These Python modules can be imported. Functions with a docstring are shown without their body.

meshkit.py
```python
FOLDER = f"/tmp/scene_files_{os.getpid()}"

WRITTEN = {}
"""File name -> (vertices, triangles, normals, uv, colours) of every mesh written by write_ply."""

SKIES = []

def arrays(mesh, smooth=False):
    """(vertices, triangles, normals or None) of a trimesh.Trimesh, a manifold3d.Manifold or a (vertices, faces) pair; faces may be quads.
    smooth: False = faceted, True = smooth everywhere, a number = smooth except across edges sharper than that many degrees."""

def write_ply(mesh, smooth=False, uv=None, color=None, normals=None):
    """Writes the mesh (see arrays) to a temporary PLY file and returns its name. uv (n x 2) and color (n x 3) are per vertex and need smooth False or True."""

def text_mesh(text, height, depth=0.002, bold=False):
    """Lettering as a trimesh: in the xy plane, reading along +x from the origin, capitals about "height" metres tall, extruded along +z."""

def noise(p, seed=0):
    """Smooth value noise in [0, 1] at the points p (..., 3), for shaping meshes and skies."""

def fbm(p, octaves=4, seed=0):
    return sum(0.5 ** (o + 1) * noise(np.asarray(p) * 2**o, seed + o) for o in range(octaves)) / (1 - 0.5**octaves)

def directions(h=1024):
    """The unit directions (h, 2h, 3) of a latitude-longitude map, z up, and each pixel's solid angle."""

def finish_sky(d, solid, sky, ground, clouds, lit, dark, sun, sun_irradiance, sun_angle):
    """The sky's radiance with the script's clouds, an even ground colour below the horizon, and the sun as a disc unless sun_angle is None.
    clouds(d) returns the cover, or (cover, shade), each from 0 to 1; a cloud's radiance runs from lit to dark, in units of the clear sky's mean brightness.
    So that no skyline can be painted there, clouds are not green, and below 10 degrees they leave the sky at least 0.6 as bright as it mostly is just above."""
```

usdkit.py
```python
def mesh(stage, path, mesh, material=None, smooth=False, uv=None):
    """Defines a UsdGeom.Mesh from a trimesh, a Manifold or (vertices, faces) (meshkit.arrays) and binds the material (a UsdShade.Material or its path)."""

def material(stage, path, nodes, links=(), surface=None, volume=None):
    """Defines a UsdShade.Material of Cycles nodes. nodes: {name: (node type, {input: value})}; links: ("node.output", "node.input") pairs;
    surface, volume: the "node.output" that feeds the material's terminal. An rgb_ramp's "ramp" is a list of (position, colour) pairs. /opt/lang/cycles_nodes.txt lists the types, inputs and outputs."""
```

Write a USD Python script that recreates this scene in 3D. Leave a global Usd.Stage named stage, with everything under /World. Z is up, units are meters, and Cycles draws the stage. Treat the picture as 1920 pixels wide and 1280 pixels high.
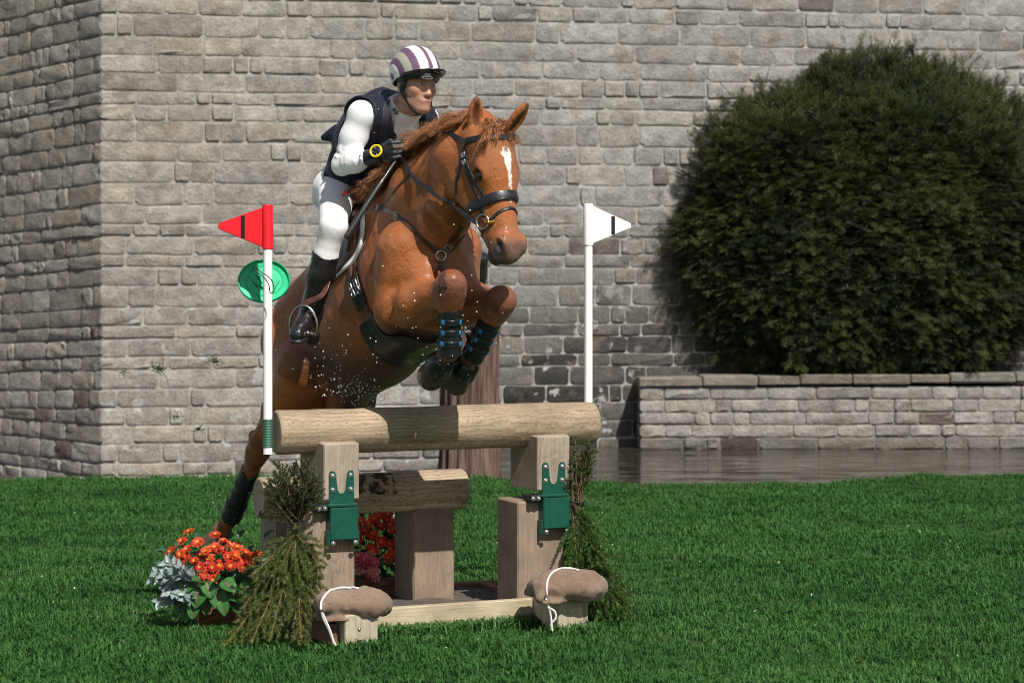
import math, random, os
import numpy as np
import trimesh, usdkit, meshkit
import shapely.geometry as sg
from scipy import ndimage
from scipy.spatial import cKDTree
from pxr import Usd, UsdGeom, UsdLux, UsdShade, Gf, Sdf, Vt

stage = Usd.Stage.CreateInMemory()
UsdGeom.SetStageUpAxis(stage, UsdGeom.Tokens.z)
UsdGeom.SetStageMetersPerUnit(stage, 1.0)
UsdGeom.Xform.Define(stage, '/World')
UsdGeom.Scope.Define(stage, '/World/Looks')
_T = Sdf.ValueTypeNames

# ---------------------------------------------------------------- camera, sky, sun, exposure
FPX, CX, HY, CAMZ = 4150.0, 960.0, 500.0, 1.58        # focal length and horizon in photograph pixels
cam = UsdGeom.Camera.Define(stage, '/World/camera')
cam.AddTranslateOp().Set(Gf.Vec3d(0, 0, CAMZ))
cam.AddRotateXOp().Set(90)
cam.CreateHorizontalApertureAttr(36.0)
cam.CreateVerticalApertureAttr(24.0)
cam.CreateFocalLengthAttr(36.0 * FPX / 1920.0)
cam.CreateVerticalApertureOffsetAttr(-(640 - HY) / 1920.0 * 36.0)
cam.CreateClippingRangeAttr(Gf.Vec2f(0.1, 2000))
cam.CreateFStopAttr(4.5)
cam.CreateFocusDistanceAttr(9.55)
cam.CreateExposureAttr(0.36)

SUN_AZ, SUN_EL = math.radians(153), math.radians(50)   # azimuth measured from +y towards +x
sd = np.array([math.sin(SUN_AZ) * math.cos(SUN_EL), math.cos(SUN_AZ) * math.cos(SUN_EL), math.sin(SUN_EL)])
sky = UsdLux.DomeLight.Define(stage, '/World/sky')
sky.GetPrim().SetCustomDataByKey('kind', 'structure')
skym = usdkit.material(stage, '/World/Looks/sky_look', {
    'sky': ('sky_texture', {'sky_type': 'single_scattering', 'sun_disc': False, 'sun_elevation': SUN_EL, 'sun_rotation': SUN_AZ % (2 * math.pi), 'aerosol_density': 1.5}),
    'hs': ('hsv', {'saturation': 0.6}),
    'bg': ('background_shader', {'strength': 0.065})}, [('sky.color', 'hs.color'), ('hs.color', 'bg.color')], surface='bg.background')
UsdShade.MaterialBindingAPI.Apply(sky.GetPrim()).Bind(skym)
sun = UsdLux.DistantLight.Define(stage, '/World/sun')
sun.CreateIntensityAttr(1.25)
sun.CreateNormalizeAttr(True)
sun.CreateAngleAttr(0.5)
sun.CreateColorAttr(Gf.Vec3f(1.0, 0.95, 0.88))
m4 = Gf.Matrix4d(1.0)
m4.SetRotate(Gf.Rotation(Gf.Vec3d(0, 0, 1), Gf.Vec3d(*map(float, sd))))
sun.AddTransformOp().Set(m4)

# ---------------------------------------------------------------- helpers
def W(px, py, Y):
    """the point at depth Y that stands where the photograph shows pixel (px, py)"""
    return np.array([(px - CX) / FPX * Y, Y, CAMZ + (HY - py) / FPX * Y])

def unit(v):
    v = np.asarray(v, float)
    return v / np.linalg.norm(v)

_used = set()
def numbered(parent, name):
    p, k = f'{parent}/{name}', 0
    while p in _used:
        k += 1
        p = f'{parent}/{name}_{k:03d}'
    _used.add(p)
    return p

def tag(prim, label=None, cat=None, group=None, kind=None):
    prim = prim.GetPrim() if hasattr(prim, 'GetPrim') else prim
    for k, v in (('label', label), ('category', cat), ('group', group), ('kind', kind)):
        if v:
            prim.SetCustomDataByKey(k, v)
    return prim

def thing(name, label=None, cat=None, loc=(0, 0, 0), group=None, kind=None, parent='/World'):
    x = UsdGeom.Xform.Define(stage, numbered(parent, name))
    x.AddTranslateOp().Set(Gf.Vec3d(*map(float, np.asarray(loc, float) - origin_of(parent))))
    p = tag(x, label, cat, group, kind)
    ORIGIN[str(p.GetPath())] = np.array(loc, float)
    return p
ORIGIN = {'/World': np.zeros(3)}

def origin_of(path):
    while path not in ORIGIN:
        path = path.rpartition('/')[0]
    return ORIGIN[path]

def arr(m):
    if isinstance(m, (tuple, list)):
        v, f = np.asarray(m[0], float), np.asarray(m[1], int)
        if f.shape[1] == 4:
            f = np.vstack([f[:, [0, 1, 2]], f[:, [0, 2, 3]]])
        return v, f
    if hasattr(m, 'to_mesh'):
        q = m.to_mesh()
        return np.asarray(q.vert_properties)[:, :3].astype(float), np.asarray(q.tri_verts)
    return np.asarray(m.vertices), np.asarray(m.faces)

def obj(name, mesh, look, parent='/World', smooth=False, tint=None, kind=None, label=None, cat=None, group=None):
    """ONE mesh prim, given in world coordinates"""
    parent = str(parent.GetPath()) if hasattr(parent, 'GetPath') else parent
    v, f = arr(mesh)
    o = origin_of(parent)
    if f.max() + 1 != len(v) or len(np.unique(f)) != len(v):
        u, inv = np.unique(f, return_inverse=True)
        v, f = v[u], inv.reshape(f.shape)
        if tint is not None and np.ndim(tint) == 2:
            tint = np.asarray(tint)[u]
    path = numbered(parent, name)
    if tint is not None and np.ndim(tint) == 2 and smooth not in (True, False):
        smooth = True
    p = usdkit.mesh(stage, path, (v - o, f), look, smooth)
    if tint is not None:
        n = len(p.GetPointsAttr().Get())
        t = np.broadcast_to(np.asarray(tint, np.float32), (n, 3))
        UsdGeom.PrimvarsAPI(p).CreatePrimvar('tint', _T.Color3fArray, 'vertex').Set(Vt.Vec3fArray.FromNumpy(np.ascontiguousarray(t)))
    return tag(p, label, cat, group, kind)

def cat_mesh(parts):
    vs, fs, n = [], [], 0
    for m in parts:
        v, f = arr(m)
        vs.append(v); fs.append(f + n); n += len(v)
    return np.vstack(vs), np.vstack(fs)

def frames(path, up=None):
    path = np.asarray(path, float)
    t = np.gradient(path, axis=0)
    t /= np.linalg.norm(t, axis=1, keepdims=True) + 1e-12
    a = np.zeros_like(t)
    ref = unit(np.cross(t[0], [0.31, 0.2, 0.93])) if up is None else unit(up)
    for i in range(len(t)):
        ref = ref - t[i] * (ref @ t[i])
        ref /= np.linalg.norm(ref) + 1e-12
        a[i] = ref
    return t, a, np.cross(t, a)

def tube(path, r, n=8, cap=True, flat=1.0, up=None):
    path = np.asarray(path, float)
    t, a, b = frames(path, up)
    r = np.broadcast_to(np.asarray(r, float), (len(path),))
    ang = np.arange(n) * 2 * math.pi / n
    v = (path[:, None] + r[:, None, None] * (np.cos(ang)[None, :, None] * a[:, None] * flat + np.sin(ang)[None, :, None] * b[:, None])).reshape(-1, 3)
    i, j = np.meshgrid(np.arange(len(path) - 1), np.arange(n), indexing='ij')
    q = np.stack([i * n + j, i * n + (j + 1) % n, (i + 1) * n + (j + 1) % n, (i + 1) * n + j], -1).reshape(-1, 4)
    f = np.vstack([q[:, [0, 1, 2]], q[:, [0, 2, 3]]])
    if cap:
        k = len(v)
        v = np.vstack([v, path[0], path[-1]])
        e = (len(path) - 1) * n
        f = np.vstack([f, [[k, (j + 1) % n, j] for j in range(n)], [[k + 1, e + j, e + (j + 1) % n] for j in range(n)]])
    return v, f

def spline(pts, n=24, closed=False):
    from scipy.interpolate import CubicSpline
    p = np.asarray(pts, float)
    if closed:
        p = np.vstack([p, p[:1]])
    s = np.r_[0, np.cumsum(np.linalg.norm(np.diff(p, axis=0), axis=1) ** 0.5)]
    c = CubicSpline(s, p, bc_type='periodic' if closed else 'natural')
    return c(np.linspace(0, s[-1], n))

def box(lo, hi, bevel=0.0):
    lo, hi = np.asarray(lo, float), np.asarray(hi, float)
    if bevel <= 0:
        m = trimesh.creation.box(hi - lo)
        m.apply_translation((lo + hi) / 2)
        return np.array(m.vertices), np.array(m.faces)
    pts = []
    for sx in (0, 1):
        for sy in (0, 1):
            for sz in (0, 1):
                c = np.where([sx, sy, sz], hi, lo)
                s = np.where([sx, sy, sz], -1, 1) * bevel
                for k in range(3):
                    d = s.copy(); d[k] = 0
                    pts.append(c + d)
    h = trimesh.convex.convex_hull(np.array(pts))
    return np.array(h.vertices), np.array(h.faces)

def xf(mesh, R=None, t=None):
    v, f = arr(mesh)
    if R is not None:
        v = v @ np.asarray(R).T
    if t is not None:
        v = v + np.asarray(t)
    return v, f

def basis(x, z):
    x = unit(x); z = np.asarray(z, float); z = unit(z - x * (z @ x))
    return np.stack([x, np.cross(z, x), z], 1)      # columns

def ball(c, r, n=2):
    m = trimesh.creation.icosphere(n, 1.0)
    return np.array(m.vertices) * np.asarray(r) + np.asarray(c), np.array(m.faces)

# ---- implicit surfaces: blended round cones and ellipsoids on a grid, meshed with surface nets
class Field:
    def __init__(s, lo, hi, h):
        s.lo, s.h = np.asarray(lo, float), h
        s.n = np.ceil((np.asarray(hi) - s.lo) / h).astype(int) + 1
        s.F = np.full(s.n, 0.5, np.float32)

    def _sub(s, lo, hi):
        a = np.clip(np.floor((np.asarray(lo) - s.lo) / s.h).astype(int), 0, s.n)
        b = np.clip(np.ceil((np.asarray(hi) - s.lo) / s.h).astype(int) + 1, 0, s.n)
        sl = tuple(slice(i, j) for i, j in zip(a, b))
        ax = [(s.lo[k] + np.arange(a[k], b[k]) * s.h).astype(np.float32) for k in range(3)]
        return sl, ax[0][:, None, None], ax[1][None, :, None], ax[2][None, None, :]

    def _blend(s, sl, d, k, op):
        A = s.F[sl]
        if op == 'cut':
            d = -d
            hh = np.maximum(k - np.abs(A - d), 0) / k if k > 0 else 0
            s.F[sl] = np.maximum(A, d) + hh * hh * k * 0.25
        elif op == 'clip':
            s.F[sl] = np.maximum(A, d)
        else:
            hh = np.maximum(k - np.abs(A - d), 0) / k if k > 0 else 0
            s.F[sl] = np.minimum(A, d) - hh * hh * k * 0.25

    def cone(s, a, b, ra, rb=None, k=0.03, op='add', squash=None):
        """squash: (unit direction, factor): the section is factor times as thick along that direction"""
        rb = ra if rb is None else rb
        a, b = np.asarray(a, float), np.asarray(b, float)
        m = max(ra, rb) * (max(1, squash[1]) if squash else 1) + max(k, 2 * s.h) + s.h
        sl, X, Y, Z = s._sub(np.minimum(a, b) - m, np.maximum(a, b) + m)
        if 0 in s.F[sl].shape: return
        ab = b - a
        px, py, pz = X - a[0], Y - a[1], Z - a[2]
        t = np.clip((px * ab[0] + py * ab[1] + pz * ab[2]) / max(ab @ ab, 1e-9), 0, 1)
        qx, qy, qz = px - t * ab[0], py - t * ab[1], pz - t * ab[2]
        if squash:
            w, fac = squash
            c = (qx * w[0] + qy * w[1] + qz * w[2]) * (1 / fac - 1)
            qx, qy, qz = qx + c * w[0], qy + c * w[1], qz + c * w[2]
        d = np.sqrt(qx * qx + qy * qy + qz * qz) - (ra + (rb - ra) * t)
        if squash and squash[1] < 1: d = d * (0.5 + 0.5 * squash[1])
        s._blend(sl, d, k, op)

    def chain(s, pts, rs, k=0.03, **kw):
        for i in range(len(pts) - 1):
            s.cone(pts[i], pts[i + 1], rs[i], rs[i + 1], k, **kw)

    def ell(s, c, axes, r, k=0.03, op='add'):
        """axes: 3 unit rows; r: 3 radii"""
        axes, r = np.asarray(axes, float), np.asarray(r, float)
        ext = np.sqrt(((axes * r[:, None]) ** 2).sum(0)) + max(k, 2 * s.h) + s.h
        sl, X, Y, Z = s._sub(np.asarray(c) - ext, np.asarray(c) + ext)
        if 0 in s.F[sl].shape: return
        x, y, z = X - c[0], Y - c[1], Z - c[2]
        k0 = k1 = 0
        for i in range(3):
            q = (x * axes[i, 0] + y * axes[i, 1] + z * axes[i, 2]) / r[i]
            k0 = k0 + q * q
            k1 = k1 + (q / r[i]) ** 2
        k0 = np.sqrt(k0)
        s._blend(sl, k0 * (k0 - 1) / np.maximum(np.sqrt(k1), 1e-6), k, op)

    def plane(s, p, n, op='clip'):
        """keeps the side the normal points away from"""
        n = unit(n)
        X, Y, Z = [(s.lo[k] + np.arange(s.n[k]) * s.h).astype(np.float32) for k in range(3)]
        d = (X[:, None, None] - p[0]) * n[0] + (Y[None, :, None] - p[1]) * n[1] + (Z[None, None, :] - p[2]) * n[2]
        s.F = np.maximum(s.F, d)

    def wobble(s, amp, scale, seed=0):
        q = [max(2, int(m * s.h * scale)) + 2 for m in s.n]
        g = np.random.default_rng(seed).random(q).astype(np.float32) * 2 - 1
        near = np.abs(s.F) < 4 * s.h + amp
        idx = np.argwhere(near)
        s.F[near] += amp * ndimage.map_coordinates(g, (idx * s.h * scale).T, order=2, mode='nearest').astype(np.float32)

    def at(s, p):
        return ndimage.map_coordinates(s.F, ((np.atleast_2d(p) - s.lo) / s.h).T, order=1, mode='nearest')

    def grad(s, p):
        p = np.atleast_2d(p); e = s.h
        g = np.stack([s.at(p + e * np.eye(3)[k]) - s.at(p - e * np.eye(3)[k]) for k in range(3)], 1)
        return g / (np.linalg.norm(g, axis=1, keepdims=True) + 1e-9)

    def hit(s, o, d, t0=0.0, t1=4.0):
        """first point along the ray where the field turns negative, or None"""
        t = np.arange(t0, t1, s.h * 0.5)
        v = s.at(np.asarray(o) + t[:, None] * np.asarray(d))
        k = np.argmax(v < 0)
        if v[k] >= 0: return None
        if k == 0: return np.asarray(o) + t[0] * np.asarray(d)
        u = t[k - 1] + (t[k] - t[k - 1]) * v[k - 1] / (v[k - 1] - v[k])
        return np.asarray(o) + u * np.asarray(d)

    def drape(s, px, off=0.003, Y=None):
        """photograph pixels laid on the surface as the camera sees it; points beside it keep the last depth"""
        out, last = [], Y
        for x, y in px:
            o = np.array([0, 0, CAMZ]); d = W(x, y, 1.0) - o
            h = s.hit(o, d, 8.3, 11.5)
            if h is None:
                h = o + d * (last if last else 9.6)
                out.append(h)
            else:
                last = h[1]
                out.append(h + s.grad(h)[0] * off)
        return np.array(out)

    def project(s, p, off=0.0):
        """pulls points onto the surface"""
        p = np.array(np.atleast_2d(p), float)
        for _ in range(6):
            p = p - s.grad(p) * (s.at(p)[:, None] - off) * 0.8
        return p

    def loop(s, c, a, b, R=0.4, n=40, off=0.003, lo=0, hi=2 * math.pi):
        """a closed line around the body in the plane through c spanned by a and b"""
        out = []
        for ph in np.linspace(lo, hi, n):
            d = math.cos(ph) * np.asarray(a) + math.sin(ph) * np.asarray(b)
            o = np.asarray(c) + d * R
            h = s.hit(o, -d, 0, R)
            if h is None: h = np.asarray(c)
            out.append(h + d * off)
        return np.array(out)

    def mesh(s, smooth=1):
        F = s.F
        S = F < 0
        n = s.n
        def co(i, j, k): return F[i:n[0] - 1 + i, j:n[1] - 1 + j, k:n[2] - 1 + k]
        cnt = np.zeros(n - 1, np.int8)
        for c in np.ndindex(2, 2, 2):
            cnt += S[c[0]:n[0] - 1 + c[0], c[1]:n[1] - 1 + c[1], c[2]:n[2] - 1 + c[2]]
        act = (cnt > 0) & (cnt < 8)
        ii = np.argwhere(act)
        idx = np.full(n - 1, -1, np.int64)
        idx[act] = np.arange(len(ii))
        acc, num = np.zeros((len(ii), 3)), np.zeros(len(ii))
        for c in np.ndindex(2, 2, 2):
            for ax in range(3):
                if c[ax]: continue
                c2 = list(c); c2[ax] = 1
                fa = F[ii[:, 0] + c[0], ii[:, 1] + c[1], ii[:, 2] + c[2]]
                fb = F[ii[:, 0] + c2[0], ii[:, 1] + c2[1], ii[:, 2] + c2[2]]
                m = (fa < 0) != (fb < 0)
                t = fa[m] / (fa[m] - fb[m])
                p = np.tile(np.array(c, float), (m.sum(), 1)); p[:, ax] = t
                acc[m] += p; num[m] += 1
        V = s.lo + (ii + acc / np.maximum(num, 1)[:, None]) * s.h
        faces = []
        for ax in range(3):
            o1, o2 = (ax + 1) % 3, (ax + 2) % 3
            sa = [slice(0, None)] * 3; sb = [slice(0, None)] * 3
            sa[ax] = slice(0, n[ax] - 1); sb[ax] = slice(1, n[ax])
            for o in (o1, o2):
                sa[o] = slice(1, n[o] - 1); sb[o] = slice(1, n[o] - 1)
            A, B = S[tuple(sa)], S[tuple(sb)]
            e = np.argwhere(A != B)
            if not len(e): continue
            inside = A[e[:, 0], e[:, 1], e[:, 2]]
            e = e.copy(); e[:, o1] += 1; e[:, o2] += 1
            def cell(d1, d2):
                q = e.copy(); q[:, o1] -= d1; q[:, o2] -= d2
                return idx[q[:, 0], q[:, 1], q[:, 2]]
            q = np.stack([cell(1, 1), cell(0, 1), cell(0, 0), cell(1, 0)], 1)
            q[~inside] = q[~inside][:, ::-1]
            faces.append(q)
        Q = np.vstack(faces)
        Q = Q[(Q >= 0).all(1)]
        T = np.vstack([Q[:, [0, 1, 2]], Q[:, [0, 2, 3]]])
        if smooth:
            import scipy.sparse as sp
            E = np.vstack([T[:, [0, 1]], T[:, [1, 2]], T[:, [2, 0]]])
            G = sp.coo_matrix((np.ones(len(E)), (E[:, 0], E[:, 1])), (len(V), len(V))).tocsr()
            G = ((G + G.T) > 0).astype(float)
            deg = np.maximum(np.asarray(G.sum(1)).ravel(), 1)[:, None]
            for k in range(smooth * 2):
                V = V + (0.5 if k % 2 == 0 else -0.52) * ((G @ V) / deg - V)
        return V, T

def strap(path, nrm, width, thick=0.003, closed=False):
    """a leather band along path lying flat against the surface whose normals are given"""
    path = np.asarray(path, float); nrm = np.asarray(nrm, float)
    if closed:
        t = np.roll(path, -1, 0) - np.roll(path, 1, 0)
    else:
        t = np.gradient(path, axis=0)
    t /= np.linalg.norm(t, axis=1, keepdims=True) + 1e-12
    nrm = nrm - t * (nrm * t).sum(1, keepdims=True)
    nrm /= np.linalg.norm(nrm, axis=1, keepdims=True) + 1e-12
    s = np.cross(t, nrm)
    w = np.broadcast_to(np.asarray(width, float), (len(path),))[:, None] / 2
    th = np.broadcast_to(np.asarray(thick, float), (len(path),))[:, None]
    prof = [(-1, 0), (-1, .6), (-.8, 1), (.8, 1), (1, .6), (1, 0)]
    n, m = len(path), len(prof)
    v = np.stack([path + s * w * a + nrm * th * (b - .3) for a, b in prof], 1).reshape(-1, 3)
    f = []
    for i in range(n if closed else n - 1):
        for j in range(m):
            a, b = i * m + j, i * m + (j + 1) % m
            c, d = ((i + 1) % n) * m + (j + 1) % m, ((i + 1) % n) * m + j
            f += [[a, c, b], [a, d, c]]
    if not closed:
        f += [[0, j, j + 1] for j in range(1, m - 1)] + [[(n - 1) * m, (n - 1) * m + j + 1, (n - 1) * m + j] for j in range(1, m - 1)]
    v, f = v, np.array(f)
    return v, f

# ---- materials
def look(name, nodes, links, surface='p.BSDF'):
    while stage.GetPrimAtPath('/World/Looks/' + name):
        name += '_b'
    return usdkit.material(stage, '/World/Looks/' + name, nodes, links, surface)

def plain(name, color, rough=0.6, metal=0.0, vary=0.12, scale=30, bump=0.0, bscale=200, bdist=0.002, coat=0.0, spec=0.5, sheen=0.0, tint=False):
    """an even material with slight tone variation and fine relief; tint: colour comes from the mesh's primvar"""
    nodes = {'g': ('geometry', {}), 'n': ('noise_texture', {'scale': scale, 'detail': 4, 'roughness': 0.6}),
             'mr': ('map_range', {'from_min': 0.3, 'from_max': 0.7, 'to_min': 1 - vary, 'to_max': 1 + vary}),
             'cm': ('combine_xyz', {}), 'mx': ('mix', {'mix_type': 'multiply', 'fac': 1.0, 'color1': color}),
             'p': ('principled_bsdf', {'roughness': rough, 'metallic': metal, 'coat_weight': coat, 'coat_roughness': 0.15, 'specular_ior_level': spec, 'sheen_weight': sheen})}
    links = [('g.position', 'n.vector'), ('n.fac', 'mr.value'), ('mr.result', 'cm.x'), ('mr.result', 'cm.y'), ('mr.result', 'cm.z'), ('cm.vector', 'mx.color2'), ('mx.color', 'p.base_color')]
    if tint:
        nodes['at'] = ('attribute', {'attribute': 'tint'})
        links.append(('at.color', 'mx.color1'))
    if bump:
        nodes['bn'] = ('noise_texture', {'scale': bscale, 'detail': 3, 'roughness': 0.6})
        nodes['b'] = ('bump', {'strength': bump, 'distance': bdist})
        links += [('g.position', 'bn.vector'), ('bn.fac', 'b.height'), ('b.normal', 'p.normal')]
    return look(name, nodes, links)
# ================================================================ ground, water, walls, bush
def lawn_edge(x):
    px = 960 + x / 16.3 * FPX
    y = np.interp(px, [-2500, -400, 0, 250, 450, 700, 900, 1100, 1180, 1300, 1450, 1600, 1750, 1920, 2400, 4500], [16.0, 16.0, 16.1, 16.45, 16.7, 16.6, 16.45, 16.1, 15.85, 15.75, 16.05, 16.25, 16.45, 16.65, 16.9, 17])
    return y + (meshkit.noise(np.stack([x * 2.3, 0 * x, 0 * x], -1), 4) - .5) * .22 + (meshkit.noise(np.stack([x * 9, 0 * x, 0 * x], -1), 6) - .5) * .08
def ground_z(x, y):
    x, y = np.asarray(x, float), np.asarray(y, float)
    p = np.stack([x * .9, y * .9, 0 * x], -1)
    lawn = (meshkit.noise(p, 1) - .5) * .035 * np.clip(np.abs(y - 9.6) - .9, 0, 1) + (meshkit.noise(p * 4, 2) - .5) * .010
    d = y - lawn_edge(x)
    t = np.clip(d / .35, 0, 1)
    dam = np.exp(-((x + .35) / .22) ** 2)
    bed = -.34 + .27 * dam
    return lawn * (1 - t) + bed * t * t * (3 - 2 * t) + (1 - t * t * (3 - 2 * t)) * 0
xs = np.r_[-260, -120, -60, -30, -16, np.linspace(-9, 9, 181), 16, 30, 60, 120, 260]
ys = np.r_[-150, -40, -8, 2, 5, np.linspace(7, 15.2, 50), np.linspace(15.3, 17.6, 60), 18.2, 19, 20, 22, 26, 40, 90, 300]
gx, gy = np.meshgrid(xs, ys, indexing='ij')
gz = ground_z(gx, gy)
ni, nj = gx.shape
I, J = np.meshgrid(np.arange(ni - 1), np.arange(nj - 1), indexing='ij')
gf = np.stack([I * nj + J, (I + 1) * nj + J, (I + 1) * nj + J + 1, I * nj + J + 1], -1).reshape(-1, 4)
soil = look('turf_soil', {'g': ('geometry', {}), 'n': ('noise_texture', {'scale': 1.3, 'detail': 6, 'roughness': .7}), 'n2': ('noise_texture', {'scale': 38, 'detail': 3}),
    'r': ('rgb_ramp', {'ramp': [(.25, (.022, .040, .012)), (.5, (.030, .062, .016)), (.75, (.040, .078, .020))]}),
    'sx': ('separate_xyz', {}), 'lo': ('map_range', {'from_min': -.03, 'from_max': -.10, 'clamp': True}), 'm': ('mix', {'color2': (.055, .048, .040)}),
    'b': ('bump', {'strength': 1, 'distance': .02}), 'p': ('principled_bsdf', {'roughness': .9, 'specular_ior_level': .2})},
    [('g.position', 'n.vector'), ('g.position', 'n2.vector'), ('n.fac', 'r.fac'), ('g.position', 'sx.vector'), ('sx.z', 'lo.value'), ('lo.result', 'm.fac'), ('r.color', 'm.color1'), ('m.color', 'p.base_color'),
     ('n2.fac', 'b.height'), ('b.normal', 'p.normal')])
obj('ground', (np.stack([gx, gy, gz], -1).reshape(-1, 3), gf), soil, smooth=True, kind='structure')

# --- walls of individual stones
WC = np.array([W(190, 500, 19.3)[0], 19.3, 0])
WD = np.array([math.cos(math.radians(10)), math.sin(math.radians(10)), 0])
LD = np.array([-math.cos(math.radians(46)), math.sin(math.radians(46)), 0])
PAL = np.array([(.270, .248, .218), (.235, .220, .200), (.300, .262, .205), (.315, .295, .265), (.250, .222, .185), (.200, .182, .160), (.285, .270, .245)])
PAL = PAL * .62 + np.array([.330, .308, .280]) * .38
def stone_mesh(o, dx, s0, s1, zf0, zf1, depth, rg, back=.05):
    """o: origin, dx: along the wall; zf0, zf1: lower and upper edge as functions of s"""
    nrm = np.array([dx[1], -dx[0], 0.]) * (1 if dx[0] > 0 else -1)
    us = np.array([0, .5 * .022 / max(s1 - s0, .06) + .03, .34, .66, 1 - .5 * .022 / max(s1 - s0, .06) - .03, 1])
    vs = np.array([0, .14, .5, .86, 1])
    S = s0 + us * (s1 - s0)
    pull = rg.uniform(.003, .024, (2, 2))
    G = np.zeros((6, 5, 3)); 
    for i in range(6):
        a, b = zf0(S[i]), zf1(S[i])
        for j in range(5):
            z = a + vs[j] * (b - a)
            s = S[i]
            e = (i in (0, 5)) + (j in (0, 4))
            dd = depth * (.35 if e == 1 else 0.05 if e == 2 else 1) + (0 if e else rg.uniform(-.75, .5) * depth)
            if i in (0, 5) and j in (0, 4):
                c = pull[i // 5, j // 4]
                s += c * (1 if i == 0 else -1); z += c * .7 * (1 if j == 0 else -1)
            elif e == 1:
                s += rg.normal(0, .0025); z += rg.normal(0, .0025)
            G[i, j] = o + dx * s + np.array([0, 0, z]) + nrm * dd
    v = G.reshape(-1, 3)
    f = []
    for i in range(5):
        for j in range(4):
            p, q, r_, t = i * 5 + j, (i + 1) * 5 + j, (i + 1) * 5 + j + 1, i * 5 + j + 1
            f += [[p, q, r_], [p, r_, t]]
    ring = [i * 5 for i in range(6)] + [25 + j for j in range(1, 5)] + [i * 5 + 4 for i in range(4, -1, -1)] + [j for j in range(3, 0, -1)]
    k = len(v)
    v = np.vstack([v, v[ring] - nrm * back])
    m = len(ring)
    for j in range(m):
        a, b = ring[j], ring[(j + 1) % m]
        f += [[a, k + j, k + (j + 1) % m], [a, k + (j + 1) % m, b]]
    f = np.array(f)
    if dx[0] < 0: f = f[:, ::-1]
    return v, f
def courses(z0, z1, ch, rg):
    zs = [z0]
    while zs[-1] < z1:
        zs.append(zs[-1] + ch * rg.choice([.72, .9, 1.0, 1.05, 1.2]))
    return zs
def lay(o, dx, s_lo, s_hi, zs, mean_len, rg, joint=.014, wav=.012, tone=None, depth=(.007, .017), drop=None):
    """-> list of (mesh, tint, centre, area)"""
    out = []
    seeds = rg.integers(0, 9999)
    def edge(k):
        z = zs[k]
        def f(s, z=z, k=k):
            return z + wav * 2 * (meshkit.noise(np.array([s * 2.2, k * 7.3, 0.5]), int(seeds)) - .5) + (0 if drop is None else drop(s, z))
        return f
    for k in range(len(zs) - 1):
        s = s_lo - rg.uniform(0, mean_len) if s_lo != 0 else 0.0
        while s < s_hi:
            ln = mean_len * rg.choice([.38, .6, .8, 1.0, 1.15, 1.4, 1.7]) * rg.uniform(.9, 1.1)
            a, b = max(s, s_lo), min(s + ln, s_hi)
            s += ln
            if b - a < .05: continue
            j = joint * rg.uniform(.7, 1.5) / 2
            lo, hi = edge(k), edge(k + 1)
            z0f, z1f = (lambda q, lo=lo, j=j: lo(q) + j), (lambda q, hi=hi, j=j: hi(q) - j)
            aa, bb = (a + j if a > s_lo or s_lo != 0 else a - .012), b - j
            m = stone_mesh(o, dx, aa, bb, z0f, z1f, rg.uniform(*depth), rg)
            c = np.array([(a + b) / 2, (zs[k] + zs[k + 1]) / 2])
            t = PAL[rg.integers(len(PAL))] * rg.uniform(.92, 1.10)
            if rg.random() < .028: t = np.array([.135, .105, .090]) * rg.uniform(.9, 1.3)
            if tone is not None: t = tone(c, t, rg)
            out.append((m, t, c, (b - a) * (zs[k + 1] - zs[k])))
    return out
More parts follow.
